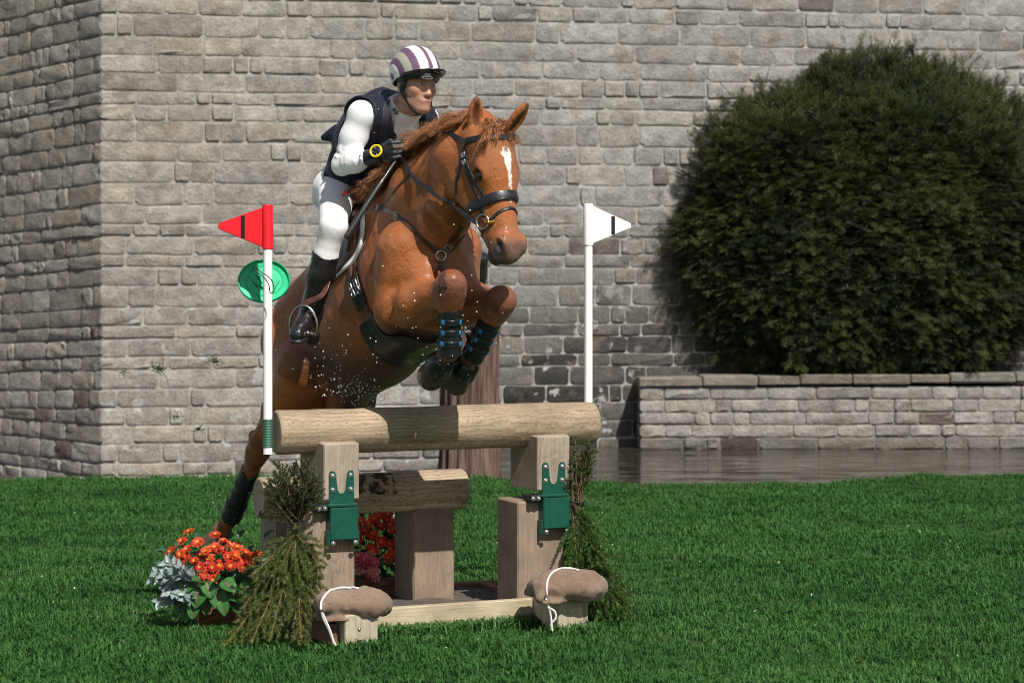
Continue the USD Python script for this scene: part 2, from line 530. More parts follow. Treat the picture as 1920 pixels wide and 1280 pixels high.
stone_look = look('wall_stone', {
    'g': ('geometry', {}), 'at': ('attribute', {'attribute': 'tint'}),
    'n': ('noise_texture', {'scale': 7, 'detail': 8, 'roughness': .68}), 'n2': ('noise_texture', {'scale': 55, 'detail': 5, 'roughness': .75}),
    'n3': ('noise_texture', {'scale': 4.6, 'detail': 4, 'roughness': .6}), 'wf': ('map_range', {'from_min': .54, 'from_max': .68, 'to_min': 0, 'to_max': .5, 'clamp': True}), 'wm': ('mix', {'color2': (.215, .165, .118)}),
    'mr': ('map_range', {'from_min': .28, 'from_max': .72, 'to_min': .62, 'to_max': 1.34}), 'mr2': ('map_range', {'from_min': .3, 'from_max': .7, 'to_min': .70, 'to_max': 1.28}),
    'ml': ('math', {'math_type': 'multiply'}), 'cx': ('combine_xyz', {}), 'mx': ('mix', {'mix_type': 'multiply', 'fac': 1.0}),
    'lv': ('noise_texture', {'scale': 6.5, 'detail': 6, 'roughness': .62}), 'lt': ('map_range', {'from_min': .585, 'from_max': .625, 'clamp': True}),
    'sx': ('separate_xyz', {}), 'mz': ('map_range', {'from_min': 1.9, 'from_max': .6, 'to_min': 0, 'to_max': 1, 'clamp': True}), 'mxp': ('map_range', {'from_min': 1.25, 'from_max': 1.0, 'clamp': True}),
    'lm': ('math', {'math_type': 'multiply'}), 'lm2': ('math', {'math_type': 'multiply'}), 'li': ('mix', {'color2': (.36, .36, .34)}),
    'h': ('math', {'math_type': 'multiply_add', 'value2': .35}), 'b': ('bump', {'strength': 1.0, 'distance': .034}),
    'p': ('principled_bsdf', {'roughness': .92, 'specular_ior_level': .25})},
    [('g.position', x + '.vector') for x in ('n', 'n2', 'n3', 'lv', 'sx')] +
    [('n.fac', 'mr.value'), ('n2.fac', 'mr2.value'), ('mr.result', 'ml.value1'), ('mr2.result', 'ml.value2'), ('ml.value', 'cx.x'), ('ml.value', 'cx.y'), ('ml.value', 'cx.z'),
     ('n3.fac', 'wf.value'), ('wf.result', 'wm.fac'), ('at.color', 'wm.color1'), ('wm.color', 'mx.color1'), ('cx.vector', 'mx.color2'), ('lv.fac', 'lt.value'), ('sx.z', 'mz.value'), ('sx.x', 'mxp.value'), ('mz.result', 'lm.value1'), ('mxp.result', 'lm.value2'), ('lm.value', 'lm2.value1'), ('lt.result', 'lm2.value2'),
     ('lm2.value', 'li.fac'), ('mx.color', 'li.color1'), ('li.color', 'p.base_color'), ('n2.fac', 'h.value1'), ('n.fac', 'h.value3'), ('h.value', 'b.height'), ('b.normal', 'p.normal')])
mortar_look = plain('lime_mortar', (.29, .28, .26), .95, vary=.35, scale=9, bump=.8, bscale=70, bdist=.01, spec=.2)
mortar_dark = plain('weathered_mortar', (.20, .19, .175), .95, vary=.4, scale=9, bump=.8, bscale=70, bdist=.01, spec=.2)  # darker mortar; on the left wall its tone carries painted shade
def backing(o, dx, s0, s1, z0, z1, rec=.003, thick=.5):
    nrm = np.array([dx[1], -dx[0], 0.]) * (1 if dx[0] > 0 else -1)
    S, Z = np.meshgrid(np.linspace(s0, s1, 90), np.linspace(z0, z1, 60), indexing='ij')
    q = rec * (1 + .6 * (meshkit.noise(np.stack([S * 5, Z * 5, 0 * S], -1), 9) - .5))
    F_ = o + S[..., None] * dx + Z[..., None] * np.array([0, 0, 1.]) - nrm * q[..., None]
    B_ = o + np.array([[s0, z0], [s1, z0], [s1, z1], [s0, z1]]) @ np.stack([dx, [0, 0, 1.]]) - nrm * thick
    I, J = np.meshgrid(np.arange(89), np.arange(59), indexing='ij')
    f = np.stack([I * 60 + J, (I + 1) * 60 + J, (I + 1) * 60 + J + 1, I * 60 + J + 1], -1).reshape(-1, 4)
    f = np.vstack([f[:, [0, 1, 2]], f[:, [0, 2, 3]]])
    k = 90 * 60; c = [0, 89 * 60, 89 * 60 + 59, 59]
    sidef = []
    for j in range(4):
        a, b = c[j], c[(j + 1) % 4]
        sidef += [[a, k + j, k + (j + 1) % 4], [a, k + (j + 1) % 4, b]]
    f = np.vstack([f, sidef, [[k, k + 2, k + 1], [k, k + 3, k + 2]]])
    if dx[0] < 0: f = f[:, ::-1]
    return np.vstack([F_.reshape(-1, 3), B_]), f
def emit_stones(root, lst, limit=300, visible=None):
    lst = sorted(lst, key=lambda s: -s[3] * (1 if visible is None else visible(s)))
    for m, t, c, a in lst[:limit]:
        obj('stone', m, stone_look, root, 32, t)
    rest = lst[limit:]
    if rest:
        obj('smaller_stones', cat_mesh([m for m, *_ in rest]), stone_look, root, True, np.vstack([np.tile(t, (len(arr(m)[0]), 1)) for m, t, *_ in rest]), kind='stuff')
rs = np.random.default_rng(11)
zc = courses(-.36, 4.5, .158, rs)
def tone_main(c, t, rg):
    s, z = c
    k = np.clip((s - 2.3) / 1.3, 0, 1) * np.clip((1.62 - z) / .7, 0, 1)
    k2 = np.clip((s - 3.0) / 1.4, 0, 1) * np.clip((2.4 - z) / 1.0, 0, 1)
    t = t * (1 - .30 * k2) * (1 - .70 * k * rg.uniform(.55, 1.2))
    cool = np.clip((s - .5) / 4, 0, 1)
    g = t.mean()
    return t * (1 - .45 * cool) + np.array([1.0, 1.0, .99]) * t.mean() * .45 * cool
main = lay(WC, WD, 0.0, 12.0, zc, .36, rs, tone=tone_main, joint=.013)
def vis_main(s):
    p = WC + WD * s[2][0]; px = CX + FPX * p[0] / p[1]; py = HY - FPX * (s[2][1] - CAMZ) / p[1]
    if py < -10 or py > 900 or px > 1930: return 0.01
    if 1290 < px and 150 < py: return 0.02
    if 640 < px < 880 and 230 < py < 680: return 0.02
    if 520 < px < 1100 and py > 760: return .3
    return 1
w1 = thing('stone_wall', 'long pale stone wall of coursed blocks facing the camera behind horse and bush', 'wall', WC)
obj('mortar', backing(WC, WD, .0, 12.0, -.4, 4.5), mortar_look, w1, True)
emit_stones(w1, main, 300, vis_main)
rs = np.random.default_rng(12)
left = lay(WC, LD, 0.0, 2.9, zc, .30, rs, tone=lambda c, t, rg: t * np.array([.95, .95, .96]) * rg.uniform(.85, 1.1), drop=lambda s, z: -.050 * s * (z > .2), depth=(.008, .017), wav=.016, joint=.013)  # stone tint lowered: shade of the side wall put into its colour
w2 = thing('stone_wall', 'stone wall toned darker for shade, going back from the corner at far left', 'wall', WC)
obj('mortar', backing(WC, LD, 0.0, 2.9, -.4, 4.5), mortar_dark, w2, True)
emit_stones(w2, left, 300)

# --- terrace wall with coping, soil behind
TO = np.array([W(1203, 500, 19.75)[0], 19.75, 0]); TD = unit([1, .03, 0]); TZ = .64
rs = np.random.default_rng(13)
tz = [-.36, -.2, -.05, .060, .172, .284, .396, .508]
w3 = thing('terrace_wall', 'low retaining wall with flat coping slabs between the water and the round bush', 'wall', TO)
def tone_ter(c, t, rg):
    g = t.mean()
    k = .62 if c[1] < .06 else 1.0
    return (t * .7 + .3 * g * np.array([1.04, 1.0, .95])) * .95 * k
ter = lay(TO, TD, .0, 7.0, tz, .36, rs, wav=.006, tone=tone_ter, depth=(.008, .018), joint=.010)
TR = np.array([-TD[1], TD[0], 0])
obj('mortar', backing(TO, TD, 0, 7.0, -.36, .508, .006, .3), mortar_dark, w3, True)
emit_stones(w3, ter)
s = -.03
nT = np.array([TD[1], -TD[0], 0])
while s < 7.0:
    ln = rs.uniform(.34, .62)
    up = .0
    h = .085 + rs.uniform(-.006, .006)
    v, f = box((s + .004, -.34, .510), (s + ln - .004, .035 + rs.uniform(-.008, .008), .510 + h), .012)
    v = v + rs.normal(0, .0025, v.shape)
    v = TO + v[:, :1] * TD + v[:, 1:2] * nT + v[:, 2:] * np.array([0, 0, 1.]); v[:, 2] += .012 * s
    obj('coping_stone', (v, f), stone_look, w3, False, PAL[rs.integers(len(PAL))] * np.array([.62, .62, .58]))
    s += ln
# return of the terrace wall to the main wall
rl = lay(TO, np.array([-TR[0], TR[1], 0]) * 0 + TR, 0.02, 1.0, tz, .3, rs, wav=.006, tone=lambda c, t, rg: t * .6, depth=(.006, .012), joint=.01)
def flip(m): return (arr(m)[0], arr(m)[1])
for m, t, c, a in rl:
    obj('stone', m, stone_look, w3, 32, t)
terr_soil = plain('terrace_soil', (.035, .028, .02), .95, vary=.5, scale=6, bump=1, bscale=30, bdist=.03)
q = [TO + TR * .30 + np.array([0, 0, .50]), TO + TD * 7 + TR * .30 + np.array([0, 0, .50]), TO + TD * 7 + TR * 1.9 + np.array([0, 0, .55]), TO + TR * 1.9 + np.array([0, 0, .55])]
obj('terrace_soil', (np.array(q), [[0, 1, 2, 3]]), terr_soil, kind='structure')

# --- water
wx = np.linspace(-.35, 14, 160); wy = np.linspace(15.6, 21.6, 80)
X, Y = np.meshgrid(wx, wy, indexing='ij')
Z = -.045 + 0 * X
I, J = np.meshgrid(np.arange(159), np.arange(79), indexing='ij')
wf = np.stack([I * 80 + J, (I + 1) * 80 + J, (I + 1) * 80 + J + 1, I * 80 + J + 1], -1).reshape(-1, 4)
water_look = look('moat_water', {'g': ('geometry', {}), 'mp': ('mapping', {'scale': (.5, 2.2, 1)}), 'n': ('noise_texture', {'scale': 1.5, 'detail': 2, 'roughness': .55, 'distortion': .6}),
    'b': ('bump', {'strength': .8, 'distance': .06}), 'p': ('principled_bsdf', {'base_color': (.030, .025, .018), 'roughness': .06, 'ior': 1.33, 'specular_ior_level': .5})},
    [('g.position', 'mp.vector'), ('mp.vector', 'n.vector'), ('n.fac', 'b.height'), ('b.normal', 'p.normal')])
obj('water', (np.stack([X, Y, Z], -1).reshape(-1, 3), wf), water_look, smooth=True, kind='structure')

# --- stump behind the fence
def bark_stump(x, y, r, h):
    n, m = 64, 26
    a = np.arange(n) * 2 * math.pi / n
    zz = np.linspace(-.12, h, m)
    A, ZZ = np.meshgrid(a, zz, indexing='ij')
    rr = r * (1 + .16 * np.exp(-(ZZ + .12) * 4)) + .020 * np.sin(A * 17 + 3 * meshkit.noise(np.stack([np.cos(A), np.sin(A), ZZ * 2], -1), 3)) * (.4 + meshkit.noise(np.stack([np.cos(A) * 4, np.sin(A) * 4, ZZ], -1), 8)) + .02 * (meshkit.noise(np.stack([np.cos(A) * 2, np.sin(A) * 2, ZZ * 3], -1), 5) - .5)
    v = np.stack([x + rr * np.cos(A), y + rr * np.sin(A), ZZ], -1).reshape(-1, 3)
    f = []
    for i in range(n):
        for j in range(m - 1):
            p, q = i * m + j, ((i + 1) % n) * m + j
            f += [[p, q, q + 1], [p, q + 1, p + 1]]
    k = len(v); v = np.vstack([v, [[x, y, h + .01]]])
    top = ([[i * m + m - 1, ((i + 1) % n) * m + m - 1, k] for i in range(n)])
    return (v, np.array(f)), (v, np.array(top))
bark_look = look('red_bark', {'g': ('geometry', {}), 'mp': ('mapping', {'scale': (38, 38, 3)}), 'n': ('noise_texture', {'scale': 1, 'detail': 6, 'roughness': .65}),
    'r': ('rgb_ramp', {'ramp': [(.3, (.045, .026, .022)), (.5, (.125, .078, .066)), (.7, (.215, .150, .130))]}), 'b': ('bump', {'strength': 1, 'distance': .025}), 'p': ('principled_bsdf', {'roughness': .9, 'specular_ior_level': .2})},
    [('g.position', 'mp.vector'), ('mp.vector', 'n.vector'), ('n.fac', 'r.fac'), ('r.color', 'p.base_color'), ('n.fac', 'b.height'), ('b.normal', 'p.normal')])
sx_ = W(881, 800, 16.75)
stump = thing('tree_stump', 'thick reddish brown fibrous tree trunk cut off short behind the log fence', 'tree stump', (sx_[0], 16.75, -.1))
side_m, top_m = bark_stump(sx_[0], 16.75, .205, 1.12)
obj('trunk', side_m, bark_look, stump, 50)
obj('cut_top', top_m, plain('cut_wood', (.2, .14, .09), .8, vary=.3), stump)

# --- round yew bush
def spray(rg, n=16, L=.17, w=.020):
    V, F, T = [], [], []
    ax = spline([[0, 0, 0], [L * .5, rg.normal(0, .012), .006], [L, rg.normal(0, .02), -.018]], 8)
    def needle(p, d, ln, ww, lift, tone):
        k = len(V); s = unit(np.cross(d, [0, 0, 1.]))
        V.extend([p, p + d * ln * .45 + s * ww * .5 + np.array([0, 0, lift]), p + d * ln, p + d * ln * .45 - s * ww * .5 + np.array([0, 0, lift])])
        F.extend([[k, k + 1, k + 2], [k, k + 2, k + 3]]); T.extend([tone] * 4)
    twigs = [(ax, 1.0)]
    for b, sg_ in ((.3, 1), (.38, -1), (.6, 1), (.66, -1)):
        p = ax[0] + (ax[-1] - ax[0]) * b; d = unit([.75, sg_ * .65, rg.normal(-.05, .1)])
        q = p + d * L * .5 * (1.15 - b)
        twigs.append((np.linspace(p, q, 5), .9))
    for pts, g in twigs:
        m = max(4, int(n * np.linalg.norm(pts[-1] - pts[0]) / L))
        for i in range(m):
            t = (i + .6) / m
            p = pts[0] + (pts[-1] - pts[0]) * t
            dd = unit(pts[-1] - pts[0])
            for sg_ in (-1, 1):
                side = unit(np.cross(dd, [0, 0, 1.])) * sg_
                d = unit(dd * .75 + side * .8 + np.array([0, 0, rg.normal(.05, .18)]))
                needle(p, d, w * rg.uniform(.9, 1.4), w * .20, .002, .75 + .5 * t)
    return np.array(V), np.array(F), np.array(T)
def foliage_look(name, c1, c2, trans=.25):
    return look(name, {'oi': ('object_info', {}), 'at': ('attribute', {'attribute': 'tint'}), 'r': ('rgb_ramp', {'ramp': [(0, c1), (1, c2)]}), 'mx': ('mix', {'mix_type': 'multiply', 'fac': 1.0}),
        'p': ('principled_bsdf', {'roughness': .5, 'specular_ior_level': .35}), 't': ('translucent_bsdf', {}), 'm': ('mix_closure', {'fac': trans})},
        [('oi.random', 'r.fac'), ('r.color', 'mx.color1'), ('at.color', 'mx.color2'), ('mx.color', 'p.base_color'), ('mx.color', 't.color'), ('p.BSDF', 'm.closure1'), ('t.BSDF', 'm.closure2')], 'm.closure')
def instancer(path_parent, name, protos, pos, quats, scales, ids, kind='stuff'):
    """protos: list of (V, F, tint scalar, look)"""
    parent = str(path_parent.GetPath()) if hasattr(path_parent, 'GetPath') else path_parent
    path = numbered(parent, name)
    pi = UsdGeom.PointInstancer.Define(stage, path)
    for k, (V, F, T, lk) in enumerate(protos):
        pp = f'{path}/sprig_{k + 1:03d}'
        m = usdkit.mesh(stage, pp, (V, F), lk, False)
        UsdGeom.PrimvarsAPI(m).CreatePrimvar('tint', _T.Color3fArray, 'vertex').Set(Vt.Vec3fArray.FromNumpy(np.repeat(np.asarray(T, np.float32)[:, None], 3, 1).copy()))
        pi.GetPrototypesRel().AddTarget(pp)
    pi.CreateProtoIndicesAttr(Vt.IntArray.FromNumpy(np.asarray(ids, np.int32)))
    pi.CreatePositionsAttr(Vt.Vec3fArray.FromNumpy(np.asarray(pos - origin_of(parent), np.float32)))
    q = np.asarray(quats, np.float32)      # w x y z
    pi.CreateOrientationsAttr(Vt.QuathArray([Gf.Quath(float(a), float(b), float(c), float(d)) for a, b, c, d in q]))
    pi.CreateScalesAttr(Vt.Vec3fArray.FromNumpy(np.repeat(np.asarray(scales, np.float32)[:, None], 3, 1).copy()))
    return tag(pi, kind=kind)
def quats_from(x, up):
    """rotations that take +x to x and +z towards up"""
    x = x / np.linalg.norm(x, axis=1, keepdims=True)
    z = up - x * (up * x).sum(1, keepdims=True); z /= np.linalg.norm(z, axis=1, keepdims=True) + 1e-9
    y = np.cross(z, x)
    from scipy.spatial.transform import Rotation
    q = Rotation.from_matrix(np.stack([x, y, z], -1)).as_quat()
    return q[:, [3, 0, 1, 2]]
rb = np.random.default_rng(21)
BC = W(1630, 440, 20.28); BR = np.array([1.76, .72, 1.41])
def bush_r(d):
    """radius factor in direction d: lumps, flat-ish underside"""
    d = np.asarray(d)
    lump = (meshkit.noise(d * 2.2 + 3, 31) - .5) * .22 + (meshkit.noise(d * 5.5, 32) - .5) * .18 + (meshkit.noise(d * 11, 33) - .5) * .10
    top = 1 + .10 * np.clip(d[..., 2], 0, 1) ** 2 + .05 * np.clip(-d[..., 2] - .2, 0, 1)
    return top * (1 + lump)
N = 27000
d = rb.normal(size=(N * 2, 3)); d /= np.linalg.norm(d, axis=1, keepdims=True)
d = d[(d[:, 1] < .45)][:N]
layer = 1 - np.abs(rb.normal(0, .11, len(d)))
wild = rb.random(len(d)) < .09
layer = np.where(wild, layer + rb.uniform(.02, .11, len(d)), layer)
bp = BC + BR * d * (bush_r(d) * layer)[:, None]
keep = (bp[:, 2] > .62) & (((bp - WC) @ np.array([WD[1], -WD[0], 0])) > .02)
d, bp, layer = d[keep], bp[keep], layer[keep]
out = d / BR; out /= np.linalg.norm(out, axis=1, keepdims=True)
xd = out + rb.normal(0, .45, out.shape) + np.array([0, 0, -.10]); xd /= np.linalg.norm(xd, axis=1, keepdims=True)
xd[:, 2] += np.where(out[:, 2] > .45, .7, -.05)
bush = thing('yew_bush', 'big round dark green yew bush growing behind the low terrace wall', 'bush', (BC[0], BC[1], .5))
tw_look = plain('yew_bark', (.06, .04, .03), .9, vary=.3)
trk = [tube(spline([[BC[0] + a, BC[1] + b, .45], [BC[0] + a * 2, BC[1] + b, 1.0], [BC[0] + a * 6, BC[1] + b * 3, 1.9]], 10), np.linspace(.07, .02, 10), 8) for a, b in ((-.1, 0), (.08, .05), (0, -.08), (-.2, -.05), (.2, .1))]
obj('trunk', cat_mesh(trk), tw_look, bush, True)
ylooks = [foliage_look('yew_needles', (.015, .025, .009), (.038, .050, .014), .12), foliage_look('yew_young_needles', (.046, .060, .016), (.086, .096, .024), .15)]
protos = []
for k in range(6):
    V_, F_, T_ = spray(rb, 30, .17, .0165)
    protos.append((V_, F_, T_, ylooks[0 if k < 4 else 1]))
clump = meshkit.noise(bp * 3.0, 41) + rb.normal(0, .16, len(bp))
ids = np.where((clump > .54) & (layer > .86), rb.integers(4, 6, len(bp)), rb.integers(0, 4, len(bp)))
instancer(bush, 'crown', protos, bp, quats_from(xd, out * .3 + np.array([0, 0, 1.]) + rb.normal(0, .2, out.shape)), rb.uniform(.55, 1.0, len(bp)), ids)
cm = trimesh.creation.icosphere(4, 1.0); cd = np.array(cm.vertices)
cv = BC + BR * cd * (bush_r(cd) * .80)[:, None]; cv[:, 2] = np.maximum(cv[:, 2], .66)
obj('inner_twigs', (cv, cm.faces), plain('inner_twigs', (.012, .011, .007), .95, vary=.6, scale=14, bump=1, bscale=20, bdist=.1, spec=.1), bush, False)  # solid near-black core standing in for the shade inside the crown

# --- grass
rgz = np.random.default_rng(31)
def tuft(rg, n, h, spread, w=.0032):
    V, F, T = [], [], []
    for i in range(n):
        b = np.array([rg.normal(0, spread), rg.normal(0, spread), -.006]); az = rg.uniform(0, 2 * math.pi); lean = rg.uniform(.15, 1.0)
        d = np.array([math.cos(az), math.sin(az), 0]); s = np.array([-d[1], d[0], 0]) * w * rg.uniform(.7, 1.3)
        hh = h * rg.uniform(.55, 1.2)
        p1 = b + d * hh * lean * .35 + np.array([0, 0, hh * .6]); p2 = b + d * hh * lean * .95 + np.array([0, 0, hh * (1 - .35 * lean)])
        k = len(V); tone = rg.uniform(.65, 1.25)
        V.extend([b - s, b + s, p1 + s * .8, p1 - s * .8, p2]); T.extend([tone * .7, tone * .7, tone, tone, tone * 1.15])
        F.extend([[k, k + 1, k + 2], [k, k + 2, k + 3], [k + 3, k + 2, k + 4]])
    return np.array(V), np.array(F), np.array(T)
def grass_look(name, cols, trans=.3):
    return look(name, {'g': ('geometry', {}), 'mb': ('mapping', {'scale': (.45, 1.5, 1)}), 'n': ('noise_texture', {'scale': 1.1, 'detail': 5, 'roughness': .62}), 'oi': ('object_info', {}), 'a': ('math', {'math_type': 'multiply_add', 'value2': .32}),
        'at': ('attribute', {'attribute': 'tint'}), 'r': ('rgb_ramp', {'ramp': [(.38, cols[0]), (.62, cols[1]), (.90, cols[2])]}), 'mx': ('mix', {'mix_type': 'multiply', 'fac': 1.0}),
        'p': ('principled_bsdf', {'roughness': .62, 'specular_ior_level': .15}), 't': ('translucent_bsdf', {}), 'm': ('mix_closure', {'fac': trans})},
        [('g.position', 'mb.vector'), ('mb.vector', 'n.vector'), ('oi.random', 'a.value1'), ('n.fac', 'a.value3'), ('a.value', 'r.fac'), ('r.color', 'mx.color1'), ('at.color', 'mx.color2'), ('mx.color', 'p.base_color'), ('mx.color', 't.color'), ('p.BSDF', 'm.closure1'), ('t.BSDF', 'm.closure2')], 'm.closure')
GCOL = [(.021, .074, .016), (.041, .124, .027), (.076, .178, .046)]
gl = grass_look('lawn_blades', GCOL)
gs = grass_look('dry_blades', [(.06, .085, .022), (.09, .11, .03), (.12, .12, .045)])
gprot = [(*tuft(rgz, 30, .050, .032), gl), (*tuft(rgz, 30, .042, .034), gl), (*tuft(rgz, 28, .058, .030), gl), (*tuft(rgz, 18, .050, .04), gl), (*tuft(rgz, 5, .055, .03), gs)]
gp = []
for y0, y1, dens in ((7.6, 9.0, 620), (9.0, 10.5, 520), (10.5, 13, 400), (13, 17, 330)):
    hw = y1 * .245 + .9
    n = int((y1 - y0) * 2 * hw * dens)
    gp.append(np.stack([rgz.uniform(-hw, hw, n), rgz.uniform(y0, y1, n)], 1))
gp = np.vstack(gp)
gp = gp[gp[:, 1] < lawn_edge(gp[:, 0]) + .06]
fx, fy = W(515, 812, 9.45)[:2]
FU = np.array([math.cos(math.radians(24)), math.sin(math.radians(24))]); FN = np.array([FU[1], -FU[0]])
fa_, fb_ = (gp - [fx, fy]) @ FU, (gp - [fx, fy]) @ FN
inside = ((fa_ > .10) & (fa_ < 1.35) & (fb_ < .16) & (fb_ > -.62)) | ((np.abs(fa_ - .21) < .09) & (fb_ < .49) & (fb_ > 0)) | ((np.abs(fa_ - 1.21) < .09) & (fb_ < .43) & (fb_ > 0))
gp = gp[~inside]
ea = rgz.uniform(.27, 1.17, 420); eb = .185 + np.abs(rgz.normal(0, .012, 420))
edge_t = np.array([fx, fy]) + ea[:, None] * FU + eb[:, None] * FN
for ac_, bf_ in ((.212, .497), (1.205, .434)):
    q_ = rgz.uniform(-.09, .09, 60); edge_t = np.vstack([edge_t, np.array([fx, fy]) + (ac_ + q_)[:, None] * FU + (bf_ + .012 + rgz.uniform(0, .02, 60))[:, None] * FN])
nbase = len(gp); gp = np.vstack([gp, edge_t])
gpos = np.column_stack([gp, ground_z(gp[:, 0], gp[:, 1])])
ng = len(gp)
yaw = rgz.uniform(0, 2 * math.pi, ng)
tall = .60 + .45 * meshkit.noise(np.column_stack([gp * 1.7, 0 * gp[:, 0]]), 77)
gq = np.column_stack([np.cos(yaw / 2), 0 * yaw, 0 * yaw, np.sin(yaw / 2)])
gid = np.where(rgz.random(ng) < .025, 4, rgz.integers(0, 4, ng))
gsc = tall * rgz.uniform(.75, 1.2, ng)
gsc[nbase:] = rgz.uniform(.8, 1.5, ng - nbase)
instancer('/World', 'grass', gprot, gpos, gq, gsc, gid)
# small fallen leaves and petals in the grass
V_, F_, C_ = [], [], []
for k in range(150):
    y_ = rgz.uniform(8.5, 14); x_ = rgz.uniform(-.22, .24) * y_
    c_ = np.array([x_, y_, float(ground_z(x_, y_)) + rgz.uniform(.03, .05)]); a_, b_ = rgz.normal(size=3), rgz.normal(size=3)
    a_, b_ = unit(a_) * rgz.uniform(.004, .009), unit(b_) * .004
    i_ = len(V_); V_ += [c_ - a_, c_ + b_, c_ + a_, c_ - b_]; F_ += [[i_, i_ + 1, i_ + 2], [i_, i_ + 2, i_ + 3]]
    C_ += [[(.42, .36, .22), (.5, .38, .30), (.30, .22, .10), (.55, .52, .45)][rgz.integers(4)]] * 4
obj('fallen_leaves', (np.array(V_), np.array(F_)), plain('dry_leaf', (1, 1, 1), .7, tint=True), tint=np.array(C_), kind='stuff')
# ================================================================ the log fence
FYAW = 24.0
fu = np.array([FU[0], FU[1], 0]); fn = np.array([FN[0], FN[1], 0])     # along the top log, and out of its front
FO = np.array([fx, fy, 0.])
def FA(a, b, z):
    return FO + a * fu + b * fn + np.array([0, 0, z])
FR = np.stack([fu, -fn, [0, 0, 1.]], 1)
def fbox(a0, a1, b0, b1, z0, z1, bevel=.006):
    """box in the fence's frame: along, out of the front, up"""
    v, f = box((a0, -b1, z0), (a1, -b0, z1), bevel)
    return v @ FR.T + FO, f
def wood(name, loc, dirn, cols, ring=16., dist=3.0, grain=14., rough=.75, knots=1.0, seed=0.0, warm=0.):
    """timber whose grain runs along 'x' (the fence) or 'z'; loc: where the pith lies"""
    rd = {'x': 'x', 'z': 'z'}[dirn]
    st = (.22, 1, 1) if dirn == 'x' else (1, 1, .22)
    gs_ = (.05, 1, 1) if dirn == 'x' else (1, 1, .05)
    ks = (.9, 3.2, 3.2) if dirn == 'x' else (3.2, 3.2, .9)
    nodes = {'g': ('geometry', {}), 'm0': ('mapping', {'mapping_type': 'texture', 'location': tuple(loc), 'rotation': (0, 0, math.radians(FYAW))}),
        'ms': ('mapping', {'scale': st}), 'n': ('noise_texture', {'scale': 5.5, 'detail': 3, 'roughness': .5}), 'nm': ('vector_math', {'math_type': 'multiply_add', 'vector2': (.045, .045, .045)}),
        'mk': ('mapping', {'scale': ks, 'location': (seed, seed * 1.7, seed * .6)}), 'vk': ('voronoi_texture', {'scale': 1.4, 'randomness': 1.0}),
        'kd': ('map_range', {'from_min': 0, 'from_max': .30, 'to_min': .05 * knots, 'to_max': 0, 'clamp': True}), 'kc': ('combine_xyz', {}), 'ka': ('vector_math', {'math_type': 'add'}),
        'w': ('wave_texture', {'wave_type': 'rings', 'rings_direction': rd, 'scale': ring, 'distortion': dist, 'detail': 1.5, 'detail_scale': .9, 'detail_roughness': .6}),
        'r': ('rgb_ramp', {'ramp': [(0, cols[0]), (.22, cols[1]), (1, cols[2])]}),
        'mg': ('mapping', {'scale': gs_}), 'fn': ('noise_texture', {'scale': 190, 'detail': 4, 'roughness': .7}), 'bn': ('noise_texture', {'scale': 4.0, 'detail': 4, 'roughness': .7}),
        'fr': ('map_range', {'from_min': .3, 'from_max': .7, 'to_min': .78, 'to_max': 1.18}), 'br': ('map_range', {'from_min': .3, 'from_max': .7, 'to_min': .72, 'to_max': 1.22}),
        'fm': ('math', {'math_type': 'multiply'}), 'fc': ('combine_xyz', {}), 'mx': ('mix', {'mix_type': 'multiply', 'fac': 1.0}),
        'kn': ('map_range', {'from_min': .035, 'from_max': .075, 'to_min': 1, 'to_max': 0, 'clamp': True}), 'kx': ('math', {'math_type': 'multiply', 'value2': .75 * min(knots, 1)}), 'km': ('mix', {'color2': (.06, .035, .02)}),
        'h': ('math', {'math_type': 'multiply_add', 'value2': .5}), 'b': ('bump', {'strength': .55, 'distance': .004}),
        'p': ('principled_bsdf', {'roughness': rough, 'specular_ior_level': .3})}
    links = [('g.position', 'm0.vector'), ('m0.vector', 'ms.vector'), ('ms.vector', 'n.vector'), ('n.color', 'nm.vector1'), ('m0.vector', 'nm.vector3'), ('m0.vector', 'mk.vector'), ('mk.vector', 'vk.vector'),
        ('vk.distance', 'kd.value'), ('kd.result', 'kc.x'), ('kd.result', 'kc.y'), ('kd.result', 'kc.z'), ('nm.vector', 'ka.vector1'), ('kc.vector', 'ka.vector2'), ('ka.vector', 'w.vector'), ('w.fac', 'r.fac'),
        ('m0.vector', 'mg.vector'), ('mg.vector', 'fn.vector'), ('m0.vector', 'bn.vector'), ('fn.fac', 'fr.value'), ('bn.fac', 'br.value'), ('fr.result', 'fm.value1'), ('br.result', 'fm.value2'),
        ('fm.value', 'fc.x'), ('fm.value', 'fc.y'), ('fm.value', 'fc.z'), ('r.color', 'mx.color1'), ('fc.vector', 'mx.color2'), ('vk.distance', 'kn.value'), ('kn.result', 'kx.value1'), ('kx.value', 'km.fac'), ('mx.color', 'km.color1'),
        ('km.color', 'p.base_color'), ('fn.fac', 'h.value1'), ('bn.fac', 'h.value3'), ('h.value', 'b.height'), ('b.normal', 'p.normal')]
    return look(name, nodes, links)
rf = np.random.default_rng(41)
fence = thing('log_fence', 'cross country fence of two round logs on square posts with green steel brackets', 'fence', FO)
LW = [(.210, .154, .096), (.268, .205, .136), (.300, .235, .160)]
top_look = wood('top_log_wood', FA(0, 0, .87), 'x', LW, 48, 5, seed=.3)
low_look = wood('lower_log_wood', FA(0, -.42, .552), 'x', [(.220, .160, .102), (.300, .230, .155), (.350, .272, .188)], 40, 6, seed=3.1)
post_look = wood('post_wood', FA(.2, -.25, 0), 'z', [(.185, .135, .095), (.225, .168, .122), (.240, .182, .134)], 55, 3.0, seed=1.9, knots=1.0)
post_look2 = wood('grey_post_wood', FA(1.33, -.22, 0), 'z', [(.240, .192, .142), (.285, .232, .178), (.305, .252, .195)], 55, 2.5, seed=5.2)
